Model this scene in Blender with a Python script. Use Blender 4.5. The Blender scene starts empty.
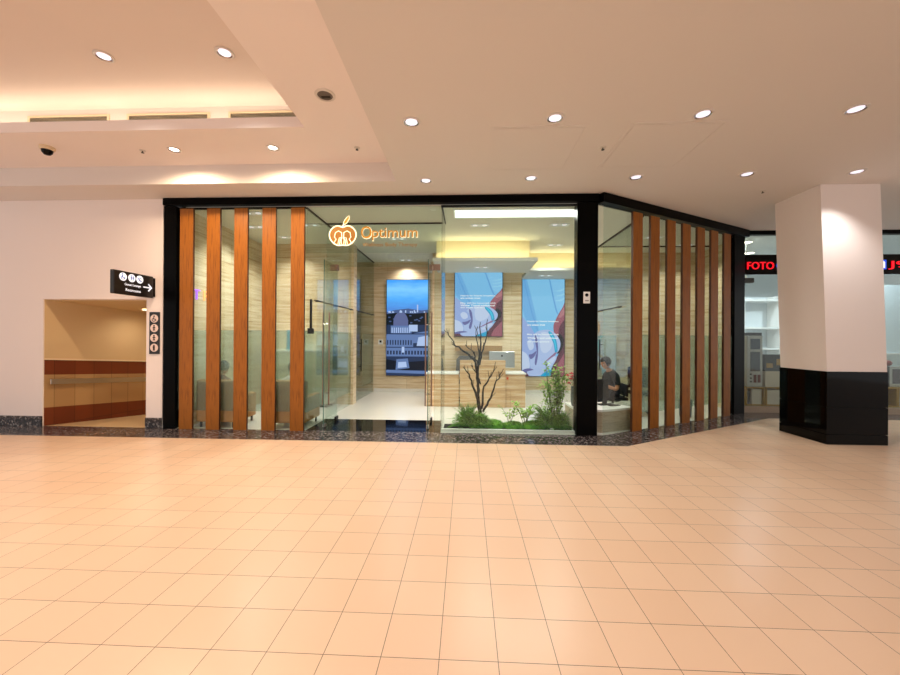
import bpy, bmesh, math, random
from mathutils import Vector, Matrix, noise
S = bpy.context.scene
PI = math.pi
rnd = random.Random(7)

# ------------------------------------------------------------------ camera, world, exposure
H = 1.6386
cam_data = bpy.data.cameras.new('camera'); cam = bpy.data.objects.new('camera', cam_data)
S.collection.objects.link(cam); S.camera = cam
cam_data.sensor_width = 36; cam_data.lens = 373.74 / 900 * 36; cam_data.clip_start = 0.05
YAW, PIT, ROL = 0.0439, 0.0013, 0.0057
f = Vector((-math.sin(YAW) * math.cos(PIT), math.cos(YAW) * math.cos(PIT), math.sin(PIT)))
r = Vector((math.cos(YAW), math.sin(YAW), 0)); u = r.cross(f)
R_ = math.cos(ROL) * r + math.sin(ROL) * u; U_ = math.cos(ROL) * u - math.sin(ROL) * r
cam.matrix_world = Matrix(((R_.x, U_.x, -f.x, 0), (R_.y, U_.y, -f.y, 0), (R_.z, U_.z, -f.z, H), (0, 0, 0, 1)))

W = bpy.data.worlds.new('hall_ambient_fill'); S.world = W; W.use_nodes = True  # even ambient fill added in place of the open, unseen hall
W.node_tree.nodes['Background'].inputs[0].default_value = (1.0, 0.975, 0.97, 1)
W.node_tree.nodes['Background'].inputs[1].default_value = 1.0
S.view_settings.view_transform = 'Standard'; S.view_settings.look = 'None'
S.view_settings.gamma = 1; S.view_settings.use_curve_mapping = False
S.view_settings.exposure = 0.0
S.cycles.transparent_max_bounces = 32
S.cycles.max_bounces = 10
S.cycles.sample_clamp_indirect = 6

def lamp(name, kind, loc, energy, color, target=None, parent=None, **kw):
    d = bpy.data.lights.new(name, kind); d.energy = energy; d.color = color
    for k, v in kw.items(): setattr(d, k, v)
    o = bpy.data.objects.new(name, d); S.collection.objects.link(o); o.location = loc
    if target is not None:
        o.rotation_euler = (Vector(target) - Vector(loc)).to_track_quat('-Z', 'Y').to_euler()
    if parent: o.parent = parent; o.location = Vector(loc) - parent.location
    return o
WARM = (1, .92, .82); NEUT = (1, .97, .91); COOL = (.86, .93, 1)
P_DOWN, P_SOFFIT, P_SHOP, P_COVE, P_SHOPCOVE, P_PANEL, P_FOTO = 34, 210, 105, 15, 8, 50, 150
# light strips standing inside the ceiling coves
lamp('cove_light', 'AREA', (-6.1, 4.95, 4.56), P_COVE, (1, .86, .64), (-6.1, 4.955, 6), shape='RECTANGLE', size=7.6, size_y=.08)
lamp('shop_cove_light', 'AREA', (.40, 8.68, 3.50), P_SHOPCOVE, (1, .85, .55), (.40, 8.685, 5), shape='RECTANGLE', size=2.2, size_y=.06)
lamp('shop_cove_light', 'AREA', (2.4, 9.98, 3.50), P_SHOPCOVE * .7, (1, .85, .55), (2.4, 9.985, 5), shape='RECTANGLE', size=1.5, size_y=.06)

# ------------------------------------------------------------------ helpers
def rgb(h):
    h = h.lstrip('#'); c = [int(h[i:i + 2], 16) / 255 for i in (0, 2, 4)]
    return tuple(x / 12.92 if x <= .04045 else ((x + .055) / 1.055) ** 2.4 for x in c) + (1,)
def mat(name, col=None, rough=.5, metal=0, spec=.5, emit=None, es=0, coat=0):
    m = bpy.data.materials.new(name); m.use_nodes = True
    b = m.node_tree.nodes['Principled BSDF']
    if col: b.inputs['Base Color'].default_value = rgb(col) if isinstance(col, str) else col
    b.inputs['Roughness'].default_value = rough; b.inputs['Metallic'].default_value = metal
    b.inputs['Specular IOR Level'].default_value = spec; b.inputs['Coat Weight'].default_value = coat
    if emit: b.inputs['Emission Color'].default_value = rgb(emit); b.inputs['Emission Strength'].default_value = es
    return m
def N(m, t, **kw):
    n = m.node_tree.nodes.new(t)
    for k, v in kw.items():
        if isinstance(k, str) and hasattr(n, k): setattr(n, k, v)
    return n
def L(m, a, b): m.node_tree.links.new(a, b)
def bsdf(m): return m.node_tree.nodes['Principled BSDF']
def coords(m, scale=(1, 1, 1), loc=(0, 0, 0), rot=(0, 0, 0)):
    t = N(m, 'ShaderNodeTexCoord'); p = N(m, 'ShaderNodeMapping')
    p.inputs['Scale'].default_value = scale; p.inputs['Location'].default_value = loc; p.inputs['Rotation'].default_value = rot
    L(m, t.outputs['Object'], p.inputs['Vector']); return p.outputs['Vector']
def ramp(m, fac, stops):
    n = N(m, 'ShaderNodeValToRGB'); e = n.color_ramp.elements
    while len(e) < len(stops): e.new(.5)
    for el, (p, c) in zip(e, stops): el.position = p; el.color = rgb(c) if isinstance(c, str) else c
    L(m, fac, n.inputs['Fac']); return n.outputs['Color']
def noise_tex(m, vec, scale, detail=4, rough=.5):
    n = N(m, 'ShaderNodeTexNoise'); n.inputs['Scale'].default_value = scale
    n.inputs['Detail'].default_value = detail; n.inputs['Roughness'].default_value = rough
    L(m, vec, n.inputs['Vector']); return n.outputs['Fac']
def mixc(m, fac, a, b, mode='MIX'):
    n = N(m, 'ShaderNodeMix'); n.data_type = 'RGBA'; n.blend_type = mode
    for inp, v in ((n.inputs['Factor'], fac), (n.inputs['A'], a), (n.inputs['B'], b)):
        if hasattr(v, 'links'): L(m, v, inp)
        elif isinstance(v, str): inp.default_value = rgb(v)
        else: inp.default_value = v
    return n.outputs['Result']
def bump(m, h, strength=.2, dist=.01):
    b = N(m, 'ShaderNodeBump'); b.inputs['Strength'].default_value = strength; b.inputs['Distance'].default_value = dist
    L(m, h, b.inputs['Height']); L(m, b.outputs['Normal'], bsdf(m).inputs['Normal'])
def brick(m, vec, w, h, mortar, c1, c2, cm, offset=0.0, bias=0):
    n = N(m, 'ShaderNodeTexBrick'); n.offset = offset; n.squash = 1
    n.inputs['Scale'].default_value = 1; n.inputs['Brick Width'].default_value = w; n.inputs['Row Height'].default_value = h
    n.inputs['Mortar Size'].default_value = mortar; n.inputs['Mortar Smooth'].default_value = 0; n.inputs['Bias'].default_value = bias
    for k, c in (('Color1', c1), ('Color2', c2), ('Mortar', cm)): n.inputs[k].default_value = rgb(c)
    L(m, vec, n.inputs['Vector']); return n

# ------------------------------------------------------------------ materials
def m_tile():
    m = mat('mall_floor_tile', rough=.28, spec=.38)
    b = brick(m, coords(m, loc=(.13, -.1032, 0)), .3, .3, .0016, '#e2c2a6', '#debc9f', '#4c4038')
    L(m, b.outputs['Color'], bsdf(m).inputs['Base Color'])
    return m
def m_granite(name, base, fleck, rough, tile=None):
    m = mat(name, rough=rough, spec=.5)
    v = N(m, 'ShaderNodeTexVoronoi'); v.inputs['Scale'].default_value = 38; L(m, coords(m), v.inputs['Vector'])
    sp = N(m, 'ShaderNodeSeparateColor'); L(m, v.outputs['Color'], sp.inputs['Color'])
    c = ramp(m, sp.outputs['Red'], [(0, base), (.55, base), (.78, fleck), (1, '#b5aca6')])
    c = mixc(m, .3, c, ramp(m, noise_tex(m, coords(m), 9, 6, .7), [(.38, '#171416'), (.62, '#4a4345')]))
    if tile:
        b = brick(m, coords(m, loc=(.1, .02, 0)), tile, .64, .002, '#ffffff', '#e8e4e4', '#d8d0cc')
        c = mixc(m, 1, c, b.outputs['Color'], 'MULTIPLY')
    L(m, c, bsdf(m).inputs['Base Color']); return m
def m_travertine(name, light, dark, axis='x'):
    m = mat(name, rough=.35, spec=.4)
    sc = {'x': (.5, 1, 8), 'y': (1, .5, 8)}[axis]
    c = ramp(m, noise_tex(m, coords(m, sc), 2.2, 8, .65), [(.32, dark), (.5, light), (.72, '#ecdfc8')])
    rot = (PI / 2, 0, 0) if axis == 'x' else (PI / 2, 0, PI / 2)
    t = N(m, 'ShaderNodeTexCoord'); s = N(m, 'ShaderNodeSeparateXYZ'); k = N(m, 'ShaderNodeCombineXYZ')
    L(m, t.outputs['Object'], s.inputs[0]); L(m, s.outputs['X' if axis == 'x' else 'Y'], k.inputs[0]); L(m, s.outputs['Z'], k.inputs[1])
    b = brick(m, k.outputs[0], 1.2, .4, .003, '#ffffff', '#f0e9dd', '#b3a48c', offset=.5)
    L(m, mixc(m, .8, c, b.outputs['Color'], 'MULTIPLY'), bsdf(m).inputs['Base Color']); return m
def m_wood(name, light, dark, rough=.45, vec=(9, 9, .55)):
    m = mat(name, rough=rough, spec=.35)
    c = ramp(m, noise_tex(m, coords(m, vec), 4.5, 8, .62), [(.28, dark), (.5, light), (.75, light)])
    g = noise_tex(m, coords(m, (60, 60, 1.6)), 3, 3, .6)
    L(m, mixc(m, .30, c, ramp(m, g, [(.35, dark), (.6, light)])), bsdf(m).inputs['Base Color']); return m
def m_paint(name, col, rough=.75):
    m = mat(name, col, rough, spec=.25)
    bump(m, noise_tex(m, coords(m), 120, 3), .06, .002); return m
def m_glass(name, tint=(.90, .95, .93, 1), k=1.0):
    m = bpy.data.materials.new(name); m.use_nodes = True; nt = m.node_tree; nt.nodes.clear()
    o = nt.nodes.new('ShaderNodeOutputMaterial'); mx = nt.nodes.new('ShaderNodeMixShader')
    t = nt.nodes.new('ShaderNodeBsdfTransparent'); t.inputs[0].default_value = tint
    g = nt.nodes.new('ShaderNodeBsdfGlossy'); g.inputs['Roughness'].default_value = 0.0
    fr = nt.nodes.new('ShaderNodeFresnel'); fr.inputs['IOR'].default_value = 1.5
    ge = nt.nodes.new('ShaderNodeNewGeometry'); mr = nt.nodes.new('ShaderNodeMapRange'); mr.inputs['To Min'].default_value = 1.45; mr.inputs['To Max'].default_value = 1 / 1.45
    L(m, ge.outputs['Backfacing'], mr.inputs['Value']); L(m, mr.outputs['Result'], fr.inputs['IOR'])
    L(m, fr.outputs[0], mx.inputs[0]); L(m, t.outputs[0], mx.inputs[1]); L(m, g.outputs[0], mx.inputs[2]); L(m, mx.outputs[0], o.inputs[0]); return m
def m_frost(name):
    m = bpy.data.materials.new(name); m.use_nodes = True; nt = m.node_tree; nt.nodes.clear()
    o = nt.nodes.new('ShaderNodeOutputMaterial'); mx = nt.nodes.new('ShaderNodeMixShader'); m2 = nt.nodes.new('ShaderNodeMixShader')
    rf = nt.nodes.new('ShaderNodeBsdfRefraction'); rf.inputs['Roughness'].default_value = .22; rf.inputs['IOR'].default_value = 1.12
    rf.inputs['Color'].default_value = (.86, .93, .90, 1)
    tl = nt.nodes.new('ShaderNodeBsdfTranslucent'); tl.inputs[0].default_value = (.66, .76, .72, 1)
    df = nt.nodes.new('ShaderNodeBsdfDiffuse'); df.inputs[0].default_value = (.50, .60, .56, 1)
    mx.inputs[0].default_value = .5; L(m, tl.outputs[0], mx.inputs[1]); L(m, df.outputs[0], mx.inputs[2])
    m2.inputs[0].default_value = .22; L(m, rf.outputs[0], m2.inputs[1]); L(m, mx.outputs[0], m2.inputs[2]); L(m, m2.outputs[0], o.inputs[0]); return m
def m_foliage(name, a, b):
    m = mat(name, rough=.5, spec=.3)
    L(m, ramp(m, noise_tex(m, coords(m), 14, 3), [(.3, a), (.7, b)]), bsdf(m).inputs['Base Color']); return m

M = dict(
    tile=m_tile(), granite=m_granite('speckled_granite', '#3d373a', '#857c7c', .12, .6), granite_base=m_granite('granite_base', '#1f1b1d', '#5a5252', .16),
    threshold=mat('polished_black_stone', '#0b0c0e', .05, spec=.6),
    marble=mat('white_marble_floor', '#e9e6df', .16), wall=m_paint('pinkish_white_paint', '#f6ebe6'), ceil=m_paint('ceiling_paint_warm_lit', '#eadcd4'), ceillow=m_paint('ceiling_paint_shaded', '#e4dcd7'), ceilband=m_paint('ceiling_paint_bright_lit', '#f7ece8'),  # three ceiling tones: lighting contrast between the levels is put into the colour
    shopceil=m_paint('shop_ceiling_paint', '#dedbcc'), soffit=m_paint('grey_soffit_paint', '#d9dad6'), cove=m_paint('cream_cove_paint', '#f0e0b6'),
    trav=m_travertine('travertine', '#e3cfae', '#c4a67e'), travy=m_travertine('travertine_side', '#dccbaa', '#bda480', 'y'),
    desk=m_travertine('desk_stone', '#d8b48c', '#b8906a'),
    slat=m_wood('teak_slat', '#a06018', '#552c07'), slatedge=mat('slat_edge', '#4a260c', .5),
    black=mat('black_metal_frame', '#040404', .3, spec=.06), blackg=mat('black_gloss_panel', '#030303', .06, spec=.16),
    blackmatte=mat('black_plastic', '#141416', .5), dark=mat('dark_bronze', '#2b2520', .35, .6), copper=mat('copper_metal', '#97786a', .35, .6),
    steel=mat('brushed_steel', '#b9b4ac', .3, 1.0), chrome=mat('chrome', '#d8d8dc', .12, 1), white=mat('white_plastic', '#eeeeec', .4), ivory=mat('ivory_metal', '#e8d2b0', .5),
    glass=m_glass('clear_glass'), frost=m_frost('frosted_glass'), gedge=mat('glass_edge', '#3e6a62', .2, spec=.6),
    gold=mat('gold_letter', '#c08c1c', .35, .1, emit='#c88a10', es=.22), halo=mat('halo_light', '#fff3d6', .5, emit='#ffeec8', es=1.2), goldfill=mat('gold_fill', '#96640c', .4, .1, emit='#a86c04', es=.15),
    lampg=mat('lamp_glass', '#ffffff', .3, emit='#e4e6ff', es=1.0), lampw=mat('lamp_glass_warm', '#ffffff', .3, emit='#fff0dc', es=9.0),
    reflector=mat('lamp_reflector', '#c9c6cc', .2, .9), ring=mat('lamp_trim', '#ddd4cd', .5),
    panel=mat('luminous_ceiling', '#ffffff', .5, emit='#fbfff0', es=1.5),
    red=mat('red_sign_letter', '#ff1020', .4, emit='#ff0820', es=1.0), blue=mat('blue_sign', '#1c45c8', .4, emit='#2a58e8', es=.8), whitel=mat('white_sign_light', '#ffffff', .4, emit='#ffffff', es=.9),
    sgnwhite=mat('sign_white', '#e8eef8', .5, emit='#dfeaff', es=.55), sgnblue=mat('sign_blue', '#3a62b8', .5), pict=mat('pictogram_disc', '#f1d9cf', .5), sgnblack=mat('sign_black', '#15110f', .35),
    purple=mat('purple_sign_letter', '#a060e0', .4, emit='#b070ff', es=1.0), orange=mat('orange_sign_letter', '#f0a060', .4, emit='#ffb070', es=1.0),
    redtile=None, tantile=None, cream=m_paint('corridor_cream_paint', '#d8bd92'),
    tan=mat('tan_upholstery', '#c68c52', .7), greyfab=mat('grey_fabric', '#5c5a58', .8), darkfab=mat('charcoal_fabric', '#1b1b1d', .85),
    skin=mat('skin', '#b57e5e', .55), hair=mat('black_hair', '#15100e', .6), shirt=mat('black_shirt', '#0f1013', .85), jeans=mat('dark_trousers', '#22242c', .85), shirt2=mat('maroon_shirt', '#5a2c2c', .85), shirt3=mat('white_shirt', '#cfcdc8', .85),
    bark=mat('dark_bark', '#0d0908', .8), fern=m_foliage('fern_green', '#3a8a1a', '#8ccc44'), moss=m_foliage('moss_green', '#3f8e18', '#86c838'), leaf=m_foliage('leaf_green', '#558a22', '#a4cc58'), stem=mat('green_stem', '#4a5a24', .7),
    flower=mat('red_petal', '#c81428', .5), vase=mat('grey_glaze', '#6c7478', .3), pebble=mat('white_pebble', '#e0dcd2', .6), soil=mat('dark_soil', '#2a2018', .95),
    bench=m_wood('pale_oak', '#b7a88f', '#8d7c64', .5, (1.2, 1.2, 9)), benchtop=mat('white_top', '#eceae4', .3),
    alu=mat('aluminium', '#c8c9cb', .28, .9), silver=mat('silver_case', '#a9a7a2', .4, .4), yellowwood=mat('yellow_wood', '#b08832', .5), cardboard=mat('cream_card', '#d8d0c2', .7), screenblack=mat('dark_screen', '#14181f', .1), greenbox=mat('dark_green_box', '#20261a', .5),
    fotowall=mat('cool_white_wall', '#dfe6ea', .6), shelfglass=mat('pale_blue_panel', '#cfdde4', .3), bluecloth=mat('teal_cloth', '#3a8fb0', .7), orangetag=mat('orange_tag', '#e0501c', .5), ramp=mat('beige_ramp', '#c7ab82', .4))
def m_bandtile(name, a, b, mort):
    m = mat(name, rough=.3)
    t = N(m, 'ShaderNodeTexCoord'); s = N(m, 'ShaderNodeSeparateXYZ'); k = N(m, 'ShaderNodeCombineXYZ')
    L(m, t.outputs['Object'], s.inputs[0]); L(m, s.outputs['Y'], k.inputs[0]); L(m, s.outputs['Z'], k.inputs[1])
    n = brick(m, k.outputs[0], .3, 3, .003, a, b, mort); L(m, n.outputs['Color'], bsdf(m).inputs['Base Color']); return m
M['redtile'] = m_bandtile('red_brown_tile', '#6e2f16', '#7d3a1c', '#3a1a0c'); M['tantile'] = m_bandtile('tan_tile', '#b08a5c', '#bb9768', '#6d5334')

# ------------------------------------------------------------------ mesh builder
class MB:
    def __init__(s): s.bm = bmesh.new(); s.mats = []; s.mi = 0
    def m(s, key):
        k = M[key] if isinstance(key, str) else key
        if k not in s.mats: s.mats.append(k)
        s.mi = s.mats.index(k); return s
    def _f(s, vs):
        try: fc = s.bm.faces.new(vs); fc.material_index = s.mi; return fc
        except ValueError: return None
    def prism(s, poly, z0, z1, shear=(0, 0)):
        a = sum(poly[i][0] * poly[(i + 1) % len(poly)][1] - poly[(i + 1) % len(poly)][0] * poly[i][1] for i in range(len(poly)))
        if a < 0: poly = poly[::-1]
        b = [s.bm.verts.new((x, y, z0)) for x, y in poly]; t = [s.bm.verts.new((x + shear[0], y + shear[1], z1)) for x, y in poly]
        s._f(b[::-1]); s._f(t)
        for i in range(len(poly)): s._f((b[i], b[(i + 1) % len(b)], t[(i + 1) % len(b)], t[i]))
        return s
    def box(s, x0, x1, y0, y1, z0, z1): return s.prism([(x0, y0), (x1, y0), (x1, y1), (x0, y1)], z0, z1)
    def obox(s, o, ax, ay, az):   # oriented box: corner + three edge vectors
        o, ax, ay, az = map(Vector, (o, ax, ay, az))
        if ax.cross(ay).dot(az) < 0: ax, ay = ay, ax
        v = [s.bm.verts.new(o + ax * i + ay * j + az * k) for k in (0, 1) for j in (0, 1) for i in (0, 1)]
        for q in ((0, 2, 3, 1), (4, 5, 7, 6), (0, 1, 5, 4), (2, 6, 7, 3), (0, 4, 6, 2), (1, 3, 7, 5)): s._f([v[i] for i in q])
        return s
    def poly(s, pts): s._f([s.bm.verts.new(p) for p in pts]); return s
    def tube(s, pts, rad, seg=8, closed=False):
        pts = [Vector(p) for p in pts]; n = len(pts); rads = rad if isinstance(rad, (list, tuple)) else [rad] * n
        rings = []; ref = None
        for i, p in enumerate(pts):
            a = pts[i - 1] if (i or closed) else p; b = pts[(i + 1) % n] if (i < n - 1 or closed) else p
            d = (b - a).normalized()
            if ref is None: ref = Vector((0, 0, 1)) if abs(d.z) < .9 else Vector((1, 0, 0))
            x = (ref - d * ref.dot(d)).normalized(); ref = x; y = d.cross(x)
            rings.append([s.bm.verts.new(p + (x * math.cos(2 * PI * k / seg) + y * math.sin(2 * PI * k / seg)) * rads[i]) for k in range(seg)])
        for i in range(n if closed else n - 1):
            A, B = rings[i], rings[(i + 1) % n]
            for k in range(seg): s._f((A[k], A[(k + 1) % seg], B[(k + 1) % seg], B[k]))
        if not closed: s._f(rings[0][::-1]); s._f(rings[-1])
        return s
    def lathe(s, c, prof, seg=24, axis=(0, 0, 1)):
        c = Vector(c); q = Vector((0, 0, 1)).rotation_difference(Vector(axis)); rings = []
        for rr, z in prof:
            if rr < 1e-6: rings.append([s.bm.verts.new(c + q @ Vector((0, 0, z)))])
            else: rings.append([s.bm.verts.new(c + q @ Vector((rr * math.cos(2 * PI * k / seg), rr * math.sin(2 * PI * k / seg), z))) for k in range(seg)])
        for A, B in zip(rings, rings[1:]):
            for k in range(seg):
                k2 = (k + 1) % seg
                if len(A) == 1 and len(B) > 1: s._f((A[0], B[k2], B[k]))
                elif len(B) == 1 and len(A) > 1: s._f((A[k], A[k2], B[0]))
                elif len(A) > 1: s._f((A[k], A[k2], B[k2], B[k]))
        return s
    def ball(s, c, rx, ry=None, rz=None, seg=12, rot=None):
        ry = ry or rx; rz = rz or rx
        mtx = Matrix.Translation(c) @ (rot.to_4x4() if rot else Matrix()) @ Matrix.Diagonal((rx, ry, rz, 1))
        r0 = bmesh.ops.create_uvsphere(s.bm, u_segments=seg, v_segments=max(6, seg * 2 // 3), radius=1, matrix=mtx)
        for v in r0['verts']:
            for fc in v.link_faces: fc.material_index = s.mi; fc.smooth = True
        return s
    def build(s, name, material=None, parent=None, smooth=False, bevel=0, base=False):
        if material: s.mats = [M[material] if isinstance(material, str) else material]
        bmesh.ops.recalc_face_normals(s.bm, faces=s.bm.faces[:]) if s.bm.faces else None
        off = parent['_w'] if parent and '_w' in parent else (0, 0, 0); off = Vector(off)
        if base and s.bm.verts:
            xs = [v.co for v in s.bm.verts]
            off = Vector(((min(v.x for v in xs) + max(v.x for v in xs)) / 2, (min(v.y for v in xs) + max(v.y for v in xs)) / 2, min(v.z for v in xs)))
        for v in s.bm.verts: v.co -= off
        me = bpy.data.meshes.new(name); s.bm.to_mesh(me); s.bm.free()
        for k in s.mats: me.materials.append(k)
        if smooth:
            for p in me.polygons: p.use_smooth = True
            try: me.set_sharp_from_angle(angle=math.radians(40))
            except Exception: pass
        o = bpy.data.objects.new(name, me); S.collection.objects.link(o)
        if parent: o.parent = parent
        if base: o.location = off
        o['_w'] = tuple(off)
        if bevel:
            b = o.modifiers.new('bevel', 'BEVEL'); b.width = bevel; b.segments = 2; b.limit_method = 'ANGLE'
        return o
def tag(o, label, cat, group=None, kind=None):
    o['label'] = label; o['category'] = cat
    if group: o['group'] = group
    if kind: o['kind'] = kind
    return o
def thing(name, loc, label, cat, group=None):
    o = bpy.data.objects.new(name, None); S.collection.objects.link(o); o.location = loc; o.empty_display_size = .1
    o['_w'] = tuple(loc); return tag(o, label, cat, group)
def struct(o): o['kind'] = 'structure'; return o
def copy_tree(o, loc=None, rz=None, parent=None):
    c = o.copy(); S.collection.objects.link(c)
    if parent: c.parent = parent
    if loc is not None: c.location = loc
    if rz is not None: c.rotation_euler = (0, 0, rz)
    for ch in list(o.children): copy_tree(ch, parent=c)
    return c
def eval_mesh(o):
    dg = bpy.context.evaluated_depsgraph_get(); dg.update()
    return bpy.data.meshes.new_from_object(o.evaluated_get(dg))
def text_bm(mb, body, o, right, up, w, h, depth=.01, offset=0, w_from=None):
    """lettering standing in the plane (right, up); its box runs from o over w x h; extruded to the viewer"""
    c = bpy.data.curves.new('t', 'FONT'); c.body = body; c.extrude = .5; c.offset = offset; c.resolution_u = 3
    t = bpy.data.objects.new('t', c); S.collection.objects.link(t); me = eval_mesh(t)
    bpy.data.objects.remove(t); bpy.data.curves.remove(c)
    xs = [v.co.x for v in me.vertices]; ys = [v.co.y for v in me.vertices]
    x0, x1, y0, y1 = min(xs), max(xs), min(ys), max(ys)
    right = Vector(right).normalized(); up = Vector(up).normalized(); nrm = right.cross(up); o = Vector(o)
    vs = [mb.bm.verts.new(o + right * ((v.co.x - x0) / (x1 - x0) * w) + up * ((v.co.y - y0) / (y1 - y0) * h) + nrm * ((v.co.z + .5) * depth)) for v in me.vertices]
    for p in me.polygons: mb._f([vs[i] for i in p.vertices])
    bpy.data.meshes.remove(me); return mb
def flat(mb, key, o, right, up, pts, lift):
    """a flat shape on a picture: pts in the picture's own metres, lifted off the plane"""
    right = Vector(right); up = Vector(up); n = right.cross(up); o = Vector(o); mb.m(key)
    return mb.poly([o + right * x + up * y + n * lift for x, y in pts])

# ------------------------------------------------------------------ floors
FY, EY = 6.46, 5.83
AA, AB = Vector((2.33, 6.47)), Vector((6.25, 8.70))     # the angled shopfront
AD = (AB - AA).normalized(); AN = Vector((-AD.y, AD.x))  # along it, and into the shop
def ang(t, n=0.0): p = AA + AD * t + AN * n; return (p.x, p.y)
ALEN = (AB - AA).length
struct(MB().prism([(-13, -9), (16, -9), (16, 8.08), (6.30, 8.08), (2.47, EY), (-13, EY)], -.1, 0).build('floor', 'tile'))
struct(MB().prism([(-13, EY), (2.47, EY), (6.30, 8.08), (16, 8.08), (16, 8.72), (6.27, 8.72), (2.33, FY), (-13, FY)], -.1, 0).build('floor', 'granite'))
struct(MB().box(-2.82, -.44, FY, 7.40, -.1, 0).build('floor', 'threshold'))
mb = MB().box(-5.05, -2.82, FY, 11.3, -.1, 0).box(-2.82, -.44, 7.40, 11.3, -.1, 0)
mb.prism([(-.44, FY), (2.33, FY), (6.27, 8.72), (6.27, 11.3), (-.44, 11.3)], -.1, 0); struct(mb.build('floor', 'marble'))
struct(MB().box(6.27, 16, 8.72, 13, -.1, 0).build('floor', 'marble'))

# ------------------------------------------------------------------ mall ceiling
Z0, Z1, Z2 = 4.09, 4.39, 4.87
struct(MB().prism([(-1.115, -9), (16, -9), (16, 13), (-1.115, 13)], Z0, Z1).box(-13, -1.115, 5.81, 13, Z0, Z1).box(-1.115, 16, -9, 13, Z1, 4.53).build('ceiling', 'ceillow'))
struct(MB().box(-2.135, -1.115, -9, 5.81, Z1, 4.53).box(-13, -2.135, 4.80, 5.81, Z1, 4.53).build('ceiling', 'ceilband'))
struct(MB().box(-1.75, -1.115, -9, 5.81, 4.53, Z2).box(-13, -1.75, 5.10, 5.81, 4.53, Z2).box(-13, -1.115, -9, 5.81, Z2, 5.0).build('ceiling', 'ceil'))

# ------------------------------------------------------------------ left wall and ramp corridor
mb = MB().box(-13, -7.66, 6.44, 6.60, 0, Z0).box(-5.72, -5.42, 6.44, 6.60, 0, Z0).box(-7.66, -5.72, 6.44, 6.60, 2.3, Z0)
struct(mb.build('wall_left', 'wall'))
struct(MB().box(-13, -7.66, 6.42, 6.44, 0, .185).box(-5.72, -5.42, 6.42, 6.44, 0, .185).build('baseboard_left', 'granite_base', bevel=.004))
cd = Vector((.235, .972, -.078)); c0 = Vector((-7.66, 6.46, 0)); LC = 5.5; off = Vector((-.15, .03, 0))
def band(name, z0, z1, key):
    return struct(MB().obox(c0 + Vector((0, 0, z0)), cd * LC, off, (0, 0, z1 - z0)).build(name, key))
band('wall_corridor', 0, .33, 'redtile'); band('wall_corridor', .33, .93, 'tantile'); band('wall_corridor', .93, 1.21, 'redtile')
band('wall_corridor', 1.21, 2.5, 'cream')
struct(MB().obox(c0 + Vector((.022, -.005, 1.20)), cd * LC, off * .14, (0, 0, .03)).build('trim_1', 'ivory'))
struct(MB().obox((-7.75, FY, -.08), (0, LC, -.078 * LC), (2.05, 0, 0), (0, 0, .08)).build('floor', 'ramp'))
struct(MB().obox((-7.75, 6.60, 2.29), (0, LC, -.078 * LC), (2.05, 0, 0), (0, 0, .1)).build('ceiling', 'cream'))
struct(MB().obox((-5.72, 6.60, -.4), (0, LC, 0), (.12, 0, 0), (0, 0, 2.7)).build('wall_corridor', 'cream'))
struct(MB().box(-7.9, -5.6, 11.7, 11.8, -.5, 2.4).build('wall_corridor', 'cream'))
t = thing('handrail', (-7.6, 6.6, 0), 'flat steel handrail on the tiled wall of the restroom corridor', 'handrail')
MB().obox(c0 + Vector((.09, .02, .755)), cd * 4.5, (.025, -.006, 0), (0, 0, .095)).build('rail', 'steel', t, bevel=.006)
for k in range(4):
    MB().obox(c0 + cd * (.15 + 1.2 * k) + Vector((0, 0, .78)), (.1, -.02, 0), cd * .05, (0, 0, .045)).build('bracket', 'dark', t)
t = thing('recessed_downlight', (-6.8, 7.64, 2.20), 'small downlight in the ceiling of the restroom corridor', 'ceiling light')
MB().lathe((-6.8, 7.64, 2.185), [(.0, .006), (.06, .006), (.06, .02)], 20).build('lamp_glass', 'lampw', t)
MB().lathe((-6.8, 7.64, 2.185), [(.062, 0), (.085, 0), (.085, .02), (.062, .02), (.062, 0)], 20).build('trim_ring', 'white', t)
lamp('corridor_lamp', 'SPOT', (-6.8, 7.64, 2.16), 26, (1, .86, .66), (-6.8, 7.64, 0), t, spot_size=3.05, spot_blend=1, shadow_soft_size=.08)
lamp('corridor_lamp', 'AREA', (-6.6, 9.4, 1.9), 22, (1, .85, .64), (-6.6, 9.4, 0), shape='DISK', size=.3)

# ------------------------------------------------------------------ black shopfront frame
struct(MB().box(-5.385, 2.215, 6.38, 6.56, 3.965, 4.085).build('trim_2', 'black', bevel=.004))
mb = MB(); mb.prism([ang(-.12, -.1), ang(ALEN, -.1), ang(ALEN, .08), ang(-.12, .08)], 3.93, 4.085); struct(mb.build('trim_3', 'black', bevel=.004))
mb = MB().box(-5.375, -5.16, 6.40, 6.56, 0, 3.95).box(-5.345, -5.135, 6.385, 6.40, 0.05, 3.92); struct(mb.build('trim_4', 'black', bevel=.006))
mb = MB().prism([(1.865, 6.40), (2.205, 6.40), ang(.0, .12), (1.865, 6.60)], 0, 3.95); struct(mb.build('trim_5', 'black', bevel=.006))
mb = MB().prism([ang(4.02, -.04), ang(4.42, -.05), (6.23, 8.70), (6.23, 8.80), ang(4.02, .1)], 0, 4.0); struct(mb.build('trim_6', 'black', bevel=.006))
struct(MB().box(-5.175, -2.83, 6.435, 6.49, 3.905, 3.93).box(-.45, 1.865, 6.435, 6.49, 3.905, 3.93).build('trim_7', 'black'))
struct(MB().box(-.43, 1.865, 6.50, 6.57, 0, .05).build('trim_8', 'benchtop'))

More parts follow.
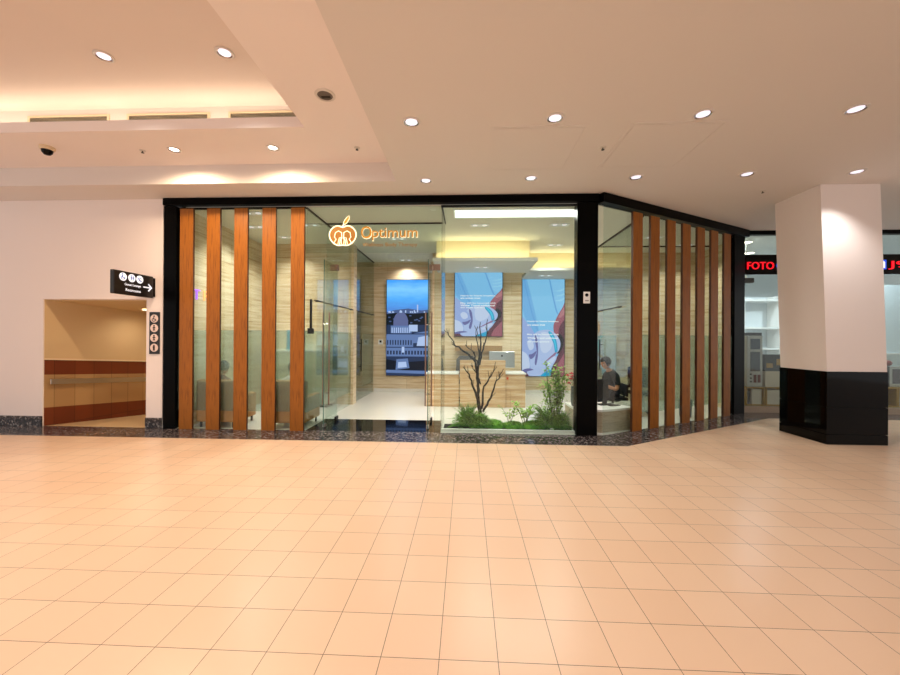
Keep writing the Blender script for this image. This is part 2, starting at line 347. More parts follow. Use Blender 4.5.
# ------------------------------------------------------------------ shop shell
mb = MB().prism([(-5.05, 6.5), (2.30, 6.5), ang(4.4, .09), (6.22, 11.3), (-5.05, 11.3)], 3.93, 4.05); struct(mb.build('ceiling', 'shopceil'))
struct(MB().box(-5.17, -5.05, 6.56, 11.4, 0, 4.05).build('wall_shop_left', 'travy'))
struct(MB().box(-5.05, -2.88, 9.02, 9.12, 0, 3.93).build('wall_shop_middle', 'trav'))
struct(MB().box(-2.88, -2.76, 9.02, 9.28, 0, 3.93).build('trim_9', 'trav'))
struct(MB().box(-5.05, 3.3, 11.25, 11.4, 0, 3.93).build('wall_back', 'trav'))
struct(MB().box(-.93, 1.47, 10.12, 11.25, 0, 3.93).build('wall_reception', 'trav'))
struct(MB().box(3.3, 6.22, 10.12, 10.25, 0, 3.93).build('wall_treatment', 'trav'))
struct(MB().box(6.12, 6.24, 8.82, 13, 0, 4.05).build('wall_shop_right', 'travy'))
struct(MB().box(1.47, 3.25, 11.225, 11.25, 0, .1).box(-2.8, -.95, 11.225, 11.25, 0, .1).build('baseboard_back', 'marble'))
# lowered coves
mb = MB().box(-.78, 1.61, 8.52, 10.12, 3.40, 3.47).box(1.61, 3.2, 9.75, 11.25, 3.40, 3.47); struct(mb.build('ceiling', 'soffit'))
mb = MB().box(-.72, 1.47, 8.82, 10.12, 3.47, 3.93).box(1.47, 3.2, 10.12, 11.25, 3.47, 3.93); struct(mb.build('wall_cove', 'cove'))
t = thing('luminous_panel', (.9, 6.83, 3.90), 'long bright luminous panel in the shop ceiling behind the right window', 'ceiling light')
MB().box(-.22, 1.99, 6.62, 7.04, 3.908, 3.93).build('diffuser', 'panel', t)
MB().box(-.25, -.22, 6.60, 7.06, 3.90, 3.93).box(1.99, 2.02, 6.60, 7.06, 3.90, 3.93).box(-.22, 1.99, 7.04, 7.06, 3.90, 3.93).box(-.22, 1.99, 6.60, 6.62, 3.90, 3.93).build('frame', 'white', t)
lamp('panel_light', 'AREA', (.88, 6.83, 3.89), P_PANEL, (1, .97, .88), (.88, 6.83, 0), t, shape='RECTANGLE', size=2.1, size_y=.4)

# ------------------------------------------------------------------ glass
def pane(name, mbuilder, films=()):
    o = struct(mbuilder.build(name, 'glass'))
    for fb in films: c = fb.build('frosted_film', 'frost', o); c['kind'] = 'structure'
    return o
def film_y(x0, x1, y): return MB().box(x0, x1, y, y + .003, .32, 1.755)
pane('window_1', MB().box(-5.17, -2.83, 6.46, 6.472, 0.0, 3.905), [film_y(-5.17, -2.83, 6.476)])
pane('window_2', MB().box(-.43, 1.87, 6.46, 6.472, 0.0, 3.905))
mb = MB(); mb.prism([ang(.0, .0), ang(4.02, 0), ang(4.02, .012), ang(.0, .012)], 0, 3.94)
fb = MB(); fb.prism([ang(.96, .016), ang(4.02, .016), ang(4.02, .019), ang(.96, .019)], .28, 1.72); pane('window_3', mb, [fb])
pane('window_4', MB().box(-2.832, -2.82, 6.475, 7.41, 0, 3.91), [MB().box(-2.838, -2.835, 6.48, 7.41, .30, 1.755)])
pane('window_5', MB().box(-.44, -.428, 6.475, 7.41, 0, 3.91))
pane('window_6', MB().box(-2.82, -.44, 7.40, 7.412, 3.055, 3.91))
pane('window_7', MB().box(-2.82, -2.60, 7.40, 7.412, 0, 3.05)); pane('window_8', MB().box(-.64, -.44, 7.40, 7.412, 0, 3.05))
pane('window_9', MB().box(-2.832, -2.82, 7.43, 9.02, 0, 3.91), [MB().box(-2.838, -2.835, 7.43, 9.02, .30, 1.755)])
pane('window_10', MB().box(-2.832, -2.82, 9.28, 11.25, 0, 3.91), [MB().box(-2.838, -2.835, 10.1, 11.25, .30, 1.755)])
pane('window_11', MB().box(3.25, 3.262, 7.08, 11.25, 0, 3.91), [MB().box(3.264, 3.267, 8.3, 11.25, .30, 1.72)])
pane('window_12', MB().box(-2.82, -.44, 6.46, 6.468, 3.12, 3.93))
struct(MB().box(-2.84, -2.812, 6.475, 11.25, 3.905, 3.93).box(-.45, -.42, 6.475, 7.43, 3.905, 3.93).box(-2.81, -.45, 7.39, 7.425, 3.905, 3.93).build('trim_10', 'black'))
struct(MB().box(3.24, 3.275, 7.08, 11.25, 3.90, 3.93).box(3.3, 6.0, 9.38, 9.41, 3.90, 3.93).build('trim_11', 'black'))

# glass doors standing open
def glass_door(n, x, pivot_side):
    d = MB().box(x - .006, x + .006, 6.65, 7.37, .012, 3.045).build('door_%d' % n, 'glass'); struct(d)
    MB().box(x - .006, x + .006, 6.643, 6.6495, .012, 3.045).build('glass_edge', 'gedge', d)
    for sx in (-.055, .055):
        h = MB().tube([(x + sx, 6.76, .40), (x + sx, 6.76, 2.10)], .0125, 10).build('pull_handle', 'copper', d, smooth=True)
    MB().tube([(x - .055, 6.76, .62), (x + .055, 6.76, .62)], .008, 8).tube([(x - .055, 6.76, 1.88), (x + .055, 6.76, 1.88)], .008, 8).build('handle_bolt', 'chrome', d)
    MB().box(x - .02, x + .02, 6.645, 6.74, .012, .07).build('lock_fitting', 'steel', d, bevel=.003)
    MB().box(x - .02, x + .02, 7.26, 7.39, .012, .075).build('pivot_fitting', 'blackmatte', d, bevel=.003)
    MB().box(x - .02, x + .02, 7.24, 7.39, 2.98, 3.05).box(x - .02 + (.02 if pivot_side > 0 else -.14), x + .16 - (.0 if pivot_side > 0 else .16), 7.385, 7.43, 2.98, 3.10).build('top_pivot', 'copper', d, bevel=.003)
glass_door(1, -2.575, -1); glass_door(2, -.685, 1)

# sliding rails on the two glass partitions
for x, sgn, lab, yy in ((-2.82, 1, 'black sliding door rail along the left glass partition', (6.72, 11.1)), (3.25, -1, 'black sliding door rail along the right glass partition', (7.9, 10.2))):
    t = thing('sliding_rail', (x, yy[0], 2.31), lab, 'rail', 'sliding door rails')
    MB().tube([(x + .045 * sgn, yy[0], 2.315), (x + .045 * sgn, yy[1], 2.315)], .013, 8).build('rail', 'dark', t, smooth=True)
    for k in range(5):
        y = yy[0] + .15 + k * (yy[1] - yy[0] - .3) / 4
        MB().tube([(x, y, 2.315), (x + .05 * sgn, y, 2.315)], .02, 10).build('standoff', 'blackmatte', t, smooth=True)
t = thing('door_handle', (-2.82, 6.6, 1.74), 'dark bronze bracket handle on the glass just right of the left slats', 'handle')
MB().box(-2.81, -2.785, 6.58, 6.64, 1.74, 2.32).build('bar', 'dark', t, bevel=.004); MB().box(-2.815, -2.785, 6.5, 6.72, 1.70, 1.80).build('patch_plate', 'dark', t, bevel=.004)
for x, y, lab, z0, z1 in ((-2.82, 9.72, 'black bar handle on the glass door beyond the stone pilaster', .75, 1.60), (3.25, 9.1, 'black bar handle on the right glass partition behind the seated man', .9, 1.62)):
    s = 1 if x < 0 else -1
    t = thing('door_handle', (x, y, z0), lab, 'handle')
    MB().tube([(x + .06 * s, y, z0), (x + .06 * s, y, z1)], .016, 8).build('bar', 'blackmatte', t, smooth=True)
    MB().tube([(x, y, z0 + .12), (x + .06 * s, y, z0 + .12)], .01, 8).build('bolt', 'blackmatte', t)
    MB().tube([(x, y, z1 - .12), (x + .06 * s, y, z1 - .12)], .01, 8).build('bolt', 'blackmatte', t)

# ------------------------------------------------------------------ timber slats
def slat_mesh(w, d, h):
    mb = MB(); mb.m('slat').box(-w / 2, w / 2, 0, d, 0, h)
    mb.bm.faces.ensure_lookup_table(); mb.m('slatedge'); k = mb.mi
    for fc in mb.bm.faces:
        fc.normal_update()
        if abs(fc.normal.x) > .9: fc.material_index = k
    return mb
ordn = ['leftmost', 'second', 'third', 'fourth', 'fifth', 'sixth', 'last']
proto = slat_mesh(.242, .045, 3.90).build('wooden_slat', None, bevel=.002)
left_lab = ['leftmost broad orange-brown wood slat, against the black post on the left window',
            'second orange-brown wood slat from the left black post', 'third orange-brown wood slat from the left black post, middle of the five',
            'fourth orange-brown wood slat from the left black post', 'fifth orange-brown wood slat of the left window, beside the glass entrance']
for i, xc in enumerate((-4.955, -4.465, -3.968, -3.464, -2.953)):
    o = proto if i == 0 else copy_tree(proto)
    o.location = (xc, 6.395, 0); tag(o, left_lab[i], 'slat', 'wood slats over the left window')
right_lab = ['first brown wood slat of the angled window, just right of the seated man', 'second brown wood slat of the angled window from the seated man', 'third brown wood slat of the angled window from the seated man',
             'fourth brown wood slat, the middle one of the seven on the angled window', 'fifth brown wood slat of the angled window from the seated man', 'sixth brown wood slat of the angled window, second from the right black post', 'last brown wood slat of the angled window, against the right black post']
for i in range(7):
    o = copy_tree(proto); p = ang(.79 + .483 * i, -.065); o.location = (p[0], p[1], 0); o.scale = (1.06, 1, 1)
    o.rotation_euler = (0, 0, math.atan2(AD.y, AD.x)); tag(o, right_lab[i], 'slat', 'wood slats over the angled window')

# ------------------------------------------------------------------ the square column
cx0, cx1, cy0, cy1 = 5.655, 6.575, 6.12, 7.01
pillar = MB().prism([(cx0 + .01, cy0 + .01), (cx1 - .01, cy0 + .01), (cx1 - .01, cy1 - .01), (cx0 + .01, cy1 - .01)], 1.145, Z0, (-.11, 0)).build('pillar', 'wall')
struct(pillar)
mb = MB().box(cx0 + .02, cx1 - .02, cy0 + .02, cy1 - .02, 0, 1.13)
for z0, z1 in ((0, .155), (.162, .58), (.586, 1.145)):
    mb.box(cx0, cx1 , cy0, cy0 + .025, z0, z1).box(cx0, cx0 + .025, cy0 + .028, cy1, z0, z1).box(cx1 - .025, cx1, cy0 + .028, cy1, z0, z1).box(cx0 + .028, cx1 - .028, cy1 - .025, cy1, z0, z1)
struct(mb.build('trim_12', 'blackg', bevel=.003))

# ------------------------------------------------------------------ downlights of the mall
def downlight(name, r, glass, label, loc, power, color, size=2.0, twin=False, group=None):
    x, y, z = loc
    t = thing(name, loc, label, 'ceiling light', group)
    n = (-.095, .095) if twin else (0,)
    if twin:
        mb = MB(); mb.box(x - .19, x + .19, y - .09, y - .075, z - .012, z).box(x - .19, x + .19, y + .075, y + .09, z - .012, z).box(x - .19, x - .175, y - .075, y + .075, z - .012, z).box(x + .175, x + .19, y - .075, y + .075, z - .012, z).box(x - .175, x + .175, y - .075, y + .075, z - .004, z)
        mb.build('frame', 'white', t)
    else:
        MB().lathe((x, y, z), [(r * .80, -.012), (r * .9, -.016), (r, -.010), (r, 0), (r * .8, 0)], 28).build('trim_ring', 'ring', t, smooth=True)
        MB().lathe((x, y, z), [(r * .80, -.011), (r * .62, -.002), (r * .5, -.002)], 28).build('reflector', 'reflector', t, smooth=True)
    for dx in n:
        MB().lathe((x + dx, y, z), [(0, -.012), (r * .45, -.010), (r * .64, -.003)], 20).build('lamp_glass', glass, t, smooth=True)
    if power: lamp('downlight_beam', 'SPOT', (x, y, z - .03), power, color, (x, y, 0), t, spot_size=size, spot_blend=.7, shadow_soft_size=.06)
    return t
gx = (-.635, .962, 2.53, 4.09, 5.61)
names = ['first', 'second', 'third', 'fourth', 'fifth', 'sixth']
SEEN = {k: (a * 1.008, b * 1.008) for k, (a, b) in {(0, 0): (-.638, 5.75), (0, 1): (.964, 5.709), (0, 2): (2.529, 5.722), (0, 3): (4.1, 5.667), (0, 4): (5.607, 5.632), (1, 0): (-.632, 4.185), (1, 1): (.962, 4.163), (1, 2): (2.536, 4.143), (1, 3): (4.078, 4.109), (1, 4): (5.62, 4.08)}.items()}
for row, y0 in enumerate((5.71, 4.15, 2.55, .95, -.65, -2.25)):  # rows past the second are unseen, added to light the floor
    for i, x in enumerate(gx):
        x, y = SEEN.get((row, i), (x, y)) if row < 2 else (x, y0)
        if row == 0: lab = 'round downlight in the row nearest the shopfront, %s from the left' % names[i] + (', at the column' if i == 4 else '')
        elif row == 1: lab = 'round downlight in the second ceiling row from the shopfront, %s from the left' % names[i]
        else: lab = 'unseen round downlight added above and behind the viewer, %s of its row number %s' % (names[i], names[row])
        downlight('recessed_downlight', .105, 'lampg', lab, (x, y, Z0), P_DOWN * (1.0, 1.1, .8, .6, .6)[i] * (5 if (row == 0 and i == 4) else .55 if (row > 1 and i > 1) else 1), (1, .97, .94), 1.9, group='round downlights in the low ceiling')
downlight('recessed_downlight', .09, 'lampw', 'glowing downlight in the left soffit, nearer the dome camera', (-4.31, 5.31, Z1), P_SOFFIT, (1, .74, .48), 3.0, group='glowing soffit downlights')
downlight('recessed_downlight', .09, 'lampw', 'glowing downlight in the left soffit, to the right of the other', (-2.825, 5.31, Z1), P_SOFFIT, (1, .74, .48), 3.0, group='glowing soffit downlights')
for x, lab in ((-4.20, 'left of the two downlights in the raised ceiling'), (-2.766, 'right of the two downlights in the raised ceiling')):
    downlight('recessed_downlight', .10, 'lampg', lab, (x, 4.13, Z2), P_DOWN * 2.6, WARM, 2.2, group='downlights in the raised ceiling')
for x in (-5.6, -4.2, -2.77):
    for y in (1.6, -.9):
        downlight('recessed_downlight', .10, 'lampg', 'downlight of the raised ceiling, outside the view', (x, y, Z2), P_DOWN * 3.2, WARM, 2.2, group='raised ceiling downlights outside the view')

# dead downlight, sprinklers, dome camera
t = thing('recessed_speaker', (-1.618, 4.17, Z1), 'round unlit grey recessed can in the ceiling band right of the raised ceiling', 'ceiling speaker')
MB().lathe((-1.618, 4.17, Z1), [(.085, -.012), (.095, -.016), (.115, -.008), (.115, 0), (.085, 0)], 28).build('trim_ring', 'ring', t, smooth=True)
MB().lathe((-1.618, 4.17, Z1), [(.085, -.008), (.07, -.003), (0, -.002)], 28).build('grille', mat('grey_grille', '#6f6760', .6), t)
MB().box(-1.67, -1.57, 4.19, 4.215, Z1 - .012, Z1 - .003).build('baffle', 'dark', t)
for x, y, z, lab in ((1.73, 4.86, Z0, 'sprinkler head between the two ceiling access panels'), (4.86, 6.37, Z0, 'sprinkler head in the ceiling left of the column'), (-1.60, 5.35, Z1, 'sprinkler head in the corner of the left soffit'), (-4.81, 5.33, Z1, 'sprinkler head left of the glowing soffit downlights')):
    t = thing('sprinkler_head', (x, y, z), lab, 'sprinkler', 'ceiling sprinklers')
    MB().lathe((x, y, z), [(0, -.008), (.035, -.008), (.042, 0)], 20).build('escutcheon', 'ring', t)
    MB().lathe((x, y, z), [(0, -.035), (.02, -.035), (.02, -.03), (.006, -.028), (.006, -.006)], 12).build('deflector', 'dark', t)
t = thing('dome_camera', (-6.12, 5.18, Z1), 'dark dome security camera on the left soffit', 'camera')
MB().lathe((-6.12, 5.18, Z1), [(.085, 0), (.09, -.03), (.075, -.05), (0, -.05)], 24).build('base', 'ivory', t, smooth=True)
MB().lathe((-6.12, 5.18, Z1), [(.066, -.05), (.06, -.085), (.035, -.115), (0, -.122)], 24).build('dome', 'blackg', t, smooth=True)

# access panels: shallow frames on the ceiling
for x0, x1, y0, y1, lab in ((.27, 1.40, 4.34, 5.48, 'square access panel in the ceiling, left one with a visible rim'), (1.86, 2.94, 4.31, 5.45, 'square access panel in the ceiling, right one')):
    t = thing('access_panel', ((x0 + x1) / 2, (y0 + y1) / 2, Z0), lab, 'ceiling panel', 'ceiling access panels')
    MB().box(x0 + .045, x1 - .045, y0 + .045, y1 - .045, Z0 - .006, Z0 - .0005).build('hatch', 'ceillow', t)
    w = .04; mb = MB().box(x0, x1, y0, y0 + w, Z0 - .006, Z0).box(x0, x1, y1 - w, y1, Z0 - .006, Z0).box(x0, x0 + w, y0 + w, y1 - w, Z0 - .006, Z0).box(x1 - w, x1, y0 + w, y1 - w, Z0 - .006, Z0)
    mb.build('rim', 'ceillow', t)
# air grilles in the cove wall
for x0, x1, lab in ((-6.28, -5.12, 'leftmost linear air grille in the glowing cove'), (-4.80, -3.65, 'middle linear air grille in the glowing cove'), (-3.32, -2.15, 'rightmost linear air grille in the glowing cove')):
    t = thing('air_grille', ((x0 + x1) / 2, 5.1, 4.60), lab, 'vent', 'air grilles in the cove')
    mb = MB().box(x0 - .03, x1 + .03, 5.085, 5.10, 4.765, 4.79).box(x0 - .03, x1 + .03, 5.085, 5.10, 4.60, 4.62).box(x0 - .03, x0, 5.085, 5.10, 4.62, 4.765).box(x1, x1 + .03, 5.085, 5.10, 4.62, 4.765)
    mb.build('frame', 'ivory', t)
    mb = MB()
    for k in range(8): mb.obox((x0, 5.09, 4.625 + k * .0175), (x1 - x0, 0, 0), (0, .008, .008), (0, 0, .004))
    mb.build('slats', mat('beige_louvre', '#c4b49a', .5), t); MB().box(x0, x1, 5.096, 5.099, 4.62, 4.765).build('backing', 'dark', t)

# ------------------------------------------------------------------ shop lights
def shoplight(x, y, z, lab, p=1.0): downlight('twin_spotlight', .075, 'lampg', lab, (x, y, z), P_SHOP * p, NEUT, 2.3, True, 'twin spotlights of the shop')
shoplight(.26, 7.60, 3.93, 'twin spotlight in the shop ceiling above the bare branches')
shoplight(1.86, 7.60, 3.93, 'twin spotlight in the shop ceiling beside the black corner post')
shoplight(2.15, 9.25, 3.93, 'twin spotlight in the shop ceiling ahead of the right cove')
shoplight(-3.96, 6.75, 3.93, 'twin spotlight above the left room near the slats')
shoplight(-4.1, 8.4, 3.93, 'twin spotlight above the back of the left room')
shoplight(-4.4, 7.6, 3.93, 'added fill spotlight in the middle of the left room ceiling')  # extra spotlight, added to brighten the dim walls of the left room
shoplight(-3.2, 7.5, 3.93, 'added fill spotlight in the left room ceiling by the glass partition')  # second extra spotlight, added for the same fill
shoplight(-1.6, 8.6, 3.93, 'twin spotlight in the shop ceiling beyond the entrance doors', 1.2)
shoplight(.36, 9.3, 3.40, 'twin spotlight in the lowered soffit above the reception desk', .8)
shoplight(2.2, 10.55, 3.40, 'twin spotlight in the lowered soffit above the right screen', .6)
shoplight(-1.8, 10.95, 3.93, 'twin spotlight washing the stone wall above the city picture', .6)
shoplight(4.2, 8.6, 3.93, 'twin spotlight in the ceiling behind the angled slats')
shoplight(5.3, 9.3, 3.93, 'twin spotlight in the ceiling behind the last angled slats')

# ------------------------------------------------------------------ lit pictures
def em(name, h, s=1.0): return mat(name, '#050505', .3, spec=.2, emit=h, es=s)
def em_grad(name, stops, s, h, axis=2):
    m = mat(name, '#050505', .3, spec=.2); t = coords(m, (1, 1, 1 / h)); sp = N(m, 'ShaderNodeSeparateXYZ'); L(m, t, sp.inputs[0])
    add = N(m, 'ShaderNodeMath', operation='ADD'); L(m, sp.outputs['Z'], add.inputs[0])
    ns = N(m, 'ShaderNodeMath', operation='MULTIPLY_ADD'); L(m, noise_tex(m, coords(m, (1, 1, 3)), 2.5, 4), ns.inputs[0]); ns.inputs[1].default_value = .12; ns.inputs[2].default_value = -.06
    L(m, ns.outputs[0], add.inputs[1])
    c = ramp(m, add.outputs[0], stops); L(m, c, bsdf(m).inputs['Emission Color']); bsdf(m).inputs['Emission Strength'].default_value = s; return m
def picture(label, x0, x1, y, z0, z1):
    t = thing('lightbox_picture', ((x0 + x1) / 2, y, z0), label, 'picture')
    MB().box(x0 - .015, x1 + .015, y, y + .04, z0 - .015, z1 + .015).build('frame', 'blackmatte', t)
    return t
def ell(cx, cz, a, b, rot=0, n=20, a0=0, a1=2 * PI):
    return [(cx + a * math.cos(q) * math.cos(rot) - b * math.sin(q) * math.sin(rot), cz + a * math.cos(q) * math.sin(rot) + b * math.sin(q) * math.cos(rot)) for q in [a0 + (a1 - a0) * i / n for i in range(n + (0 if abs(a1 - a0 - 2 * PI) < 1e-6 else 1))]]
def clip(pts, w, h):
    for ax, lim, sg in ((0, 0, 1), (0, w, -1), (1, 0, 1), (1, h, -1)):
        out = []
        for i in range(len(pts)):
            a, b = pts[i], pts[(i + 1) % len(pts)]; da, db = sg * (a[ax] - lim), sg * (b[ax] - lim)
            if da >= 0: out.append(a)
            if da * db < 0: k = da / (da - db); out.append((a[0] + (b[0] - a[0]) * k, a[1] + (b[1] - a[1]) * k))
        pts = out
        if len(pts) < 3: return []
    return pts
BX = dict(gown=em_grad('gown_blue', [(0, '#86c4f4'), (.5, '#80c4f5'), (1, '#8accf8')], .95, 2), gown2=em('gown_shade', '#74b6ee', .95), gown3=em('gown_light_side', '#8ecdf9', .95), fold=em('gown_fold', '#68aae8', .95), foldl=em('gown_light', '#a2dafc', .95),
          sk=em('pale_blue_skin', '#b4c4f0', .95), sk2=em('blue_skin', '#9db0e8', .95), skl=em('light_skin', '#ccd6f6', .95), sk3=em('violet_shade', '#6a6aa8', .9), pink=em('pink_skin', '#a85c6c', .9), pinkl=em('light_pink_skin', '#c47e86', .9), pinkd=em('violet_pink_skin', '#9a6a94', .9), pink2=em('dark_skin', '#6c3848', .8),
          teal=em('teal_band', '#14a4d4', .95), tealh=em('teal_light', '#3cc8ee', .95), ink=em('dark_ink', '#1c1826', .5), txt=em('white_print', '#ffffff', 1.0))
def spline(P, n=6):
    out = []; m_ = len(P)
    for i in range(m_):
        p0, p1, p2, p3 = (P[(i + q - 1) % m_] for q in range(4))
        for k in range(n):
            t_ = k / n; out.append(tuple(.5 * (2 * p1[c] + (p2[c] - p0[c]) * t_ + (2 * p0[c] - 5 * p1[c] + 4 * p2[c] - p3[c]) * t_ * t_ + (3 * p1[c] - p0[c] - 3 * p2[c] + p3[c]) * t_ ** 3) for c in (0, 1)))
    return out
def baby(label, x0, x1, y, z0, z1, full):
    t = picture(label, x0, x1, y, z0, z1); w, h = x1 - x0, z1 - z0
    o = (x0, y, z0); rt, up = (1, 0, 0), (0, 0, 1); mb = MB(); k = [.001]
    def F(key, pts, sm=True):      # points run right and down from the picture's upper left corner, in its width and height
        if sm: pts = spline(pts)
        pts = clip([(a * w, (1 - b) * h) for a, b in pts], w, h); k[0] += .0006
        if pts: flat(mb, BX[key], o, rt, up, pts, k[0])
    F('gown', [(0, 0), (1, 0), (1, 1), (0, 1)], False)
    F('gown2', [(0, .0), (.10, 0), (.36, .45), (.40, .62), (.2, .5), (0, .3)]); F('gown3', [(.66, -.02), (1.02, -.02), (1.02, .26), (.86, .30), (.74, .18)])
    F('fold', [(.62, -.02), (.645, -.02), (.80, .28), (.86, .36), (.84, .36), (.77, .29)]); F('fold', [(.04, .02), (.06, .02), (.24, .33), (.38, .52), (.36, .53), (.21, .34)])
    for a in (.12, .17, .22): F('foldl', [(.78, a), (.9, a - .012), (1, a - .03), (1, a - .015), (.9, a + .005)])
    F('pink', [(1.05, .24), (.94, .30), (.80, .41), (.74, .49), (.80, .60), (1.05, .68)]); F('pink2', [(1.05, .42), (.92, .46), (.86, .54), (.92, .62), (1.05, .64)]); F('pinkl', [(1.05, .26), (.95, .31), (.86, .39), (.92, .39), (1.05, .33)])
    F('pink2', [(1.05, .66), (.9, .74), (.72, .9), (.62, 1.05), (1.05, 1.05)]); F('pink', [(1.05, .76), (.92, .82), (.80, .93), (.78, 1.05), (1.05, 1.05)]); F('ink', [(.86, .57), (.97, .60), (.98, .68), (.88, .76), (.80, .74)])
    F('sk2', [(-.05, .43), (.14, .46), (.30, .56), (.44, .60), (.3, .8), (.1, 1.05), (-.05, 1.05)]); F('sk', [(.30, .56), (.56, .52), (.76, .55), (.90, .64), (.86, .74), (.62, .84), (.36, .96), (.2, .9), (.22, .7)])
    F('skl', [(.44, .56), (.60, .55), (.72, .60), (.70, .70), (.56, .76), (.44, .72)]); F('sk3', [(.30, .58), (.36, .62), (.38, .76), (.34, .88), (.30, .86), (.33, .74)])
    F('sk2', [(.09, .66), (.16, .60), (.28, .62), (.34, .72), (.33, .78), (.22, .82), (.12, .76)]); F('skl', [(.12, .66), (.18, .62), (.26, .65), (.27, .71), (.18, .73)]); F('sk3', [(.16, .78), (.24, .77), (.34, .74), (.30, .79), (.21, .825)])
    F('skl', [(-.05, .76), (.08, .76), (.16, .82), (.17, .92), (-.05, .96)]); F('sk3', [(-.05, .96), (.14, .92), (.30, .95), (.12, 1.05), (-.05, 1.05)])
    F('pinkd', [(.28, .965), (.46, .885), (.66, .80), (.84, .735), (.72, .82), (.48, .93), (.32, 1.0)]); F('sk', [(.12, .955), (.30, .93), (.54, .86), (.76, .79), (.82, .81), (.70, .90), (.46, .985), (.2, 1.0)]); F('skl', [(.56, .88), (.74, .80), (.79, .815), (.66, .89)])
    F('teal', [(.62, .545), (.70, .55), (.80, .62), (.84, .73), (.78, .75), (.74, .66)]); F('tealh', [(.66, .552), (.69, .556), (.78, .63), (.81, .72), (.79, .72), (.75, .64)]); F('teal', [(.46, .985), (.58, .95), (.70, .93), (.64, 1.02), (.46, 1.03)]); F('pink2', [(-.05, .975), (.10, .965), (.16, 1.02), (-.05, 1.03)])
    mb.build('printed_image', None, t)
    tx = MB(); zt = (.62, .585, .505, .47, .435) if not full else (.555, .52, .42, .385, .345)
    for (txt, wd), zz in zip((('Nearly for friends breathing,', .74), ('are unison trust', .42), ('May will be honored with', .74), ('White Travel additional', .72), ('our small quarters', .52)), zt):
        text_bm(tx, txt, (x0 + .12 * w, y - .024, z0 + zz * h), rt, up, wd * w, h * (.026 if not full else .019), .002, .018)
    tx.build('printed_text', BX['txt'], t)
baby('blue picture of a newborn hand on the wall above the reception desk', -.318, .955, 10.07, 1.69, 3.40, False)
baby('tall blue picture of a newborn hand on the back wall right of the desk', 1.655, 2.895, 11.20, .52, 3.395, True)
# city picture
x0, x1, y, z0, z1 = -2.41, -1.10, 11.20, .50, 3.385
t = picture('tall blue dusk picture of a domed city building beyond the entrance', x0, x1, y, z0, z1); w, h = x1 - x0, z1 - z0
CX = dict(sky=em_grad('dusk_sky', [(0, '#1c2a48'), (.60, '#5f7fc0'), (.68, '#4f86d6'), (.80, '#52aaf4'), (.9, '#7cc6fa'), (1, '#3f9cf4')], 1.1, 2.885), hill=em('dark_trees', '#16202c', .6), town=em('pale_town', '#5870a4', .7), dome=em('lavender_dome', '#6a76a8', .75), stone=em('blue_stone', '#6e8cc4', .75), lite=em('lit_stone', '#b4ccf4', .9), win=em('blue_window', '#1f2c4c', .6), mid=em('shadow_block', '#34486f', .6), street=em('dark_street', '#1a2233', .6))
mb = MB(); k = [.001]
def F(key, pts):
    pts = clip([(a * w, b * h) for a, b in pts], w, h); k[0] += .0006
    if pts: flat(mb, CX[key], (x0, y, z0), (1, 0, 0), (0, 0, 1), pts, k[0])
Rr = lambda key, a, b, c, d: F(key, [(a, c), (b, c), (b, d), (a, d)])
Rr('sky', 0, 1, 0, 1); F('town', [(0, .66), (.2, .685), (.5, .70), (.8, .68), (1, .69), (1, .6), (0, .6)])
for i in range(14): a = rnd.random(); Rr('lite', a, a + .03, .655, .665 + .02 * rnd.random())
Rr('lite', .70, .73, .66, .74); F('hill', [(0, .64), (.25, .655), (.6, .645), (1, .66), (1, .52), (0, .52)])
for i in range(16): a = rnd.random(); b = .54 + .09 * rnd.random(); Rr('town', a, a + .05, b, b + .012)
Rr('mid', 0, 1, 0, .53)
F('dome', ell(.33, .555, .17, .11, 0, 14, 0, PI)); Rr('dome', .16, .50, .50, .56); Rr('stone', .10, .58, .44, .52); Rr('lite', .30, .36, .655, .675)
for i in range(9): a = .12 + i * .05; Rr('lite', a, a + .022, .445, .50)
Rr('lite', .52, .72, .46, .53); F('stone', [(.62, .44), (1, .47), (1, .34), (.62, .34)]); F('lite', [(.74, .40), (.96, .42), (1, .31), (.70, .31)])
Rr('win', .10, 1, .43, .44); Rr('stone', 0, .62, .30, .43)
for i in range(10): Rr('win', .02 + i * .06, .045 + i * .06, .32, .37)
Rr('stone', 0, 1, .20, .29)
for i in range(14): Rr('win', .02 + i * .07, .055 + i * .07, .22, .26)
Rr('lite', .36, .42, .24, .30); F('street', [(0, .17), (.4, .14), (1, .16), (1, .06), (0, .05)]); F('stone', [(.24, .17), (.5, .18), (.54, .08), (.22, .06)]); F('lite', [(.28, .14), (.46, .145), (.48, .09), (.27, .08)])
F('stone', [(0, .06), (1, .05), (1, .02), (0, .03)]); mb.build('printed_image', None, t)

# small lit letters on the left room's stone wall
for ch, yy, key, lab in (('T', 6.68, 'purple', 'small purple lit letter T on the stone wall behind the left slats'), ('R', 6.95, 'orange', 'small orange lit letter on the stone wall behind the left slats')):
    mb = MB(); text_bm(mb, ch, (-5.048, yy, 2.33), (0, 1, 0), (0, 0, 1), .17, .19, .02); tag(mb.build('sign_letter', key, base=True), lab, 'letter', 'lit letters on the stone wall')

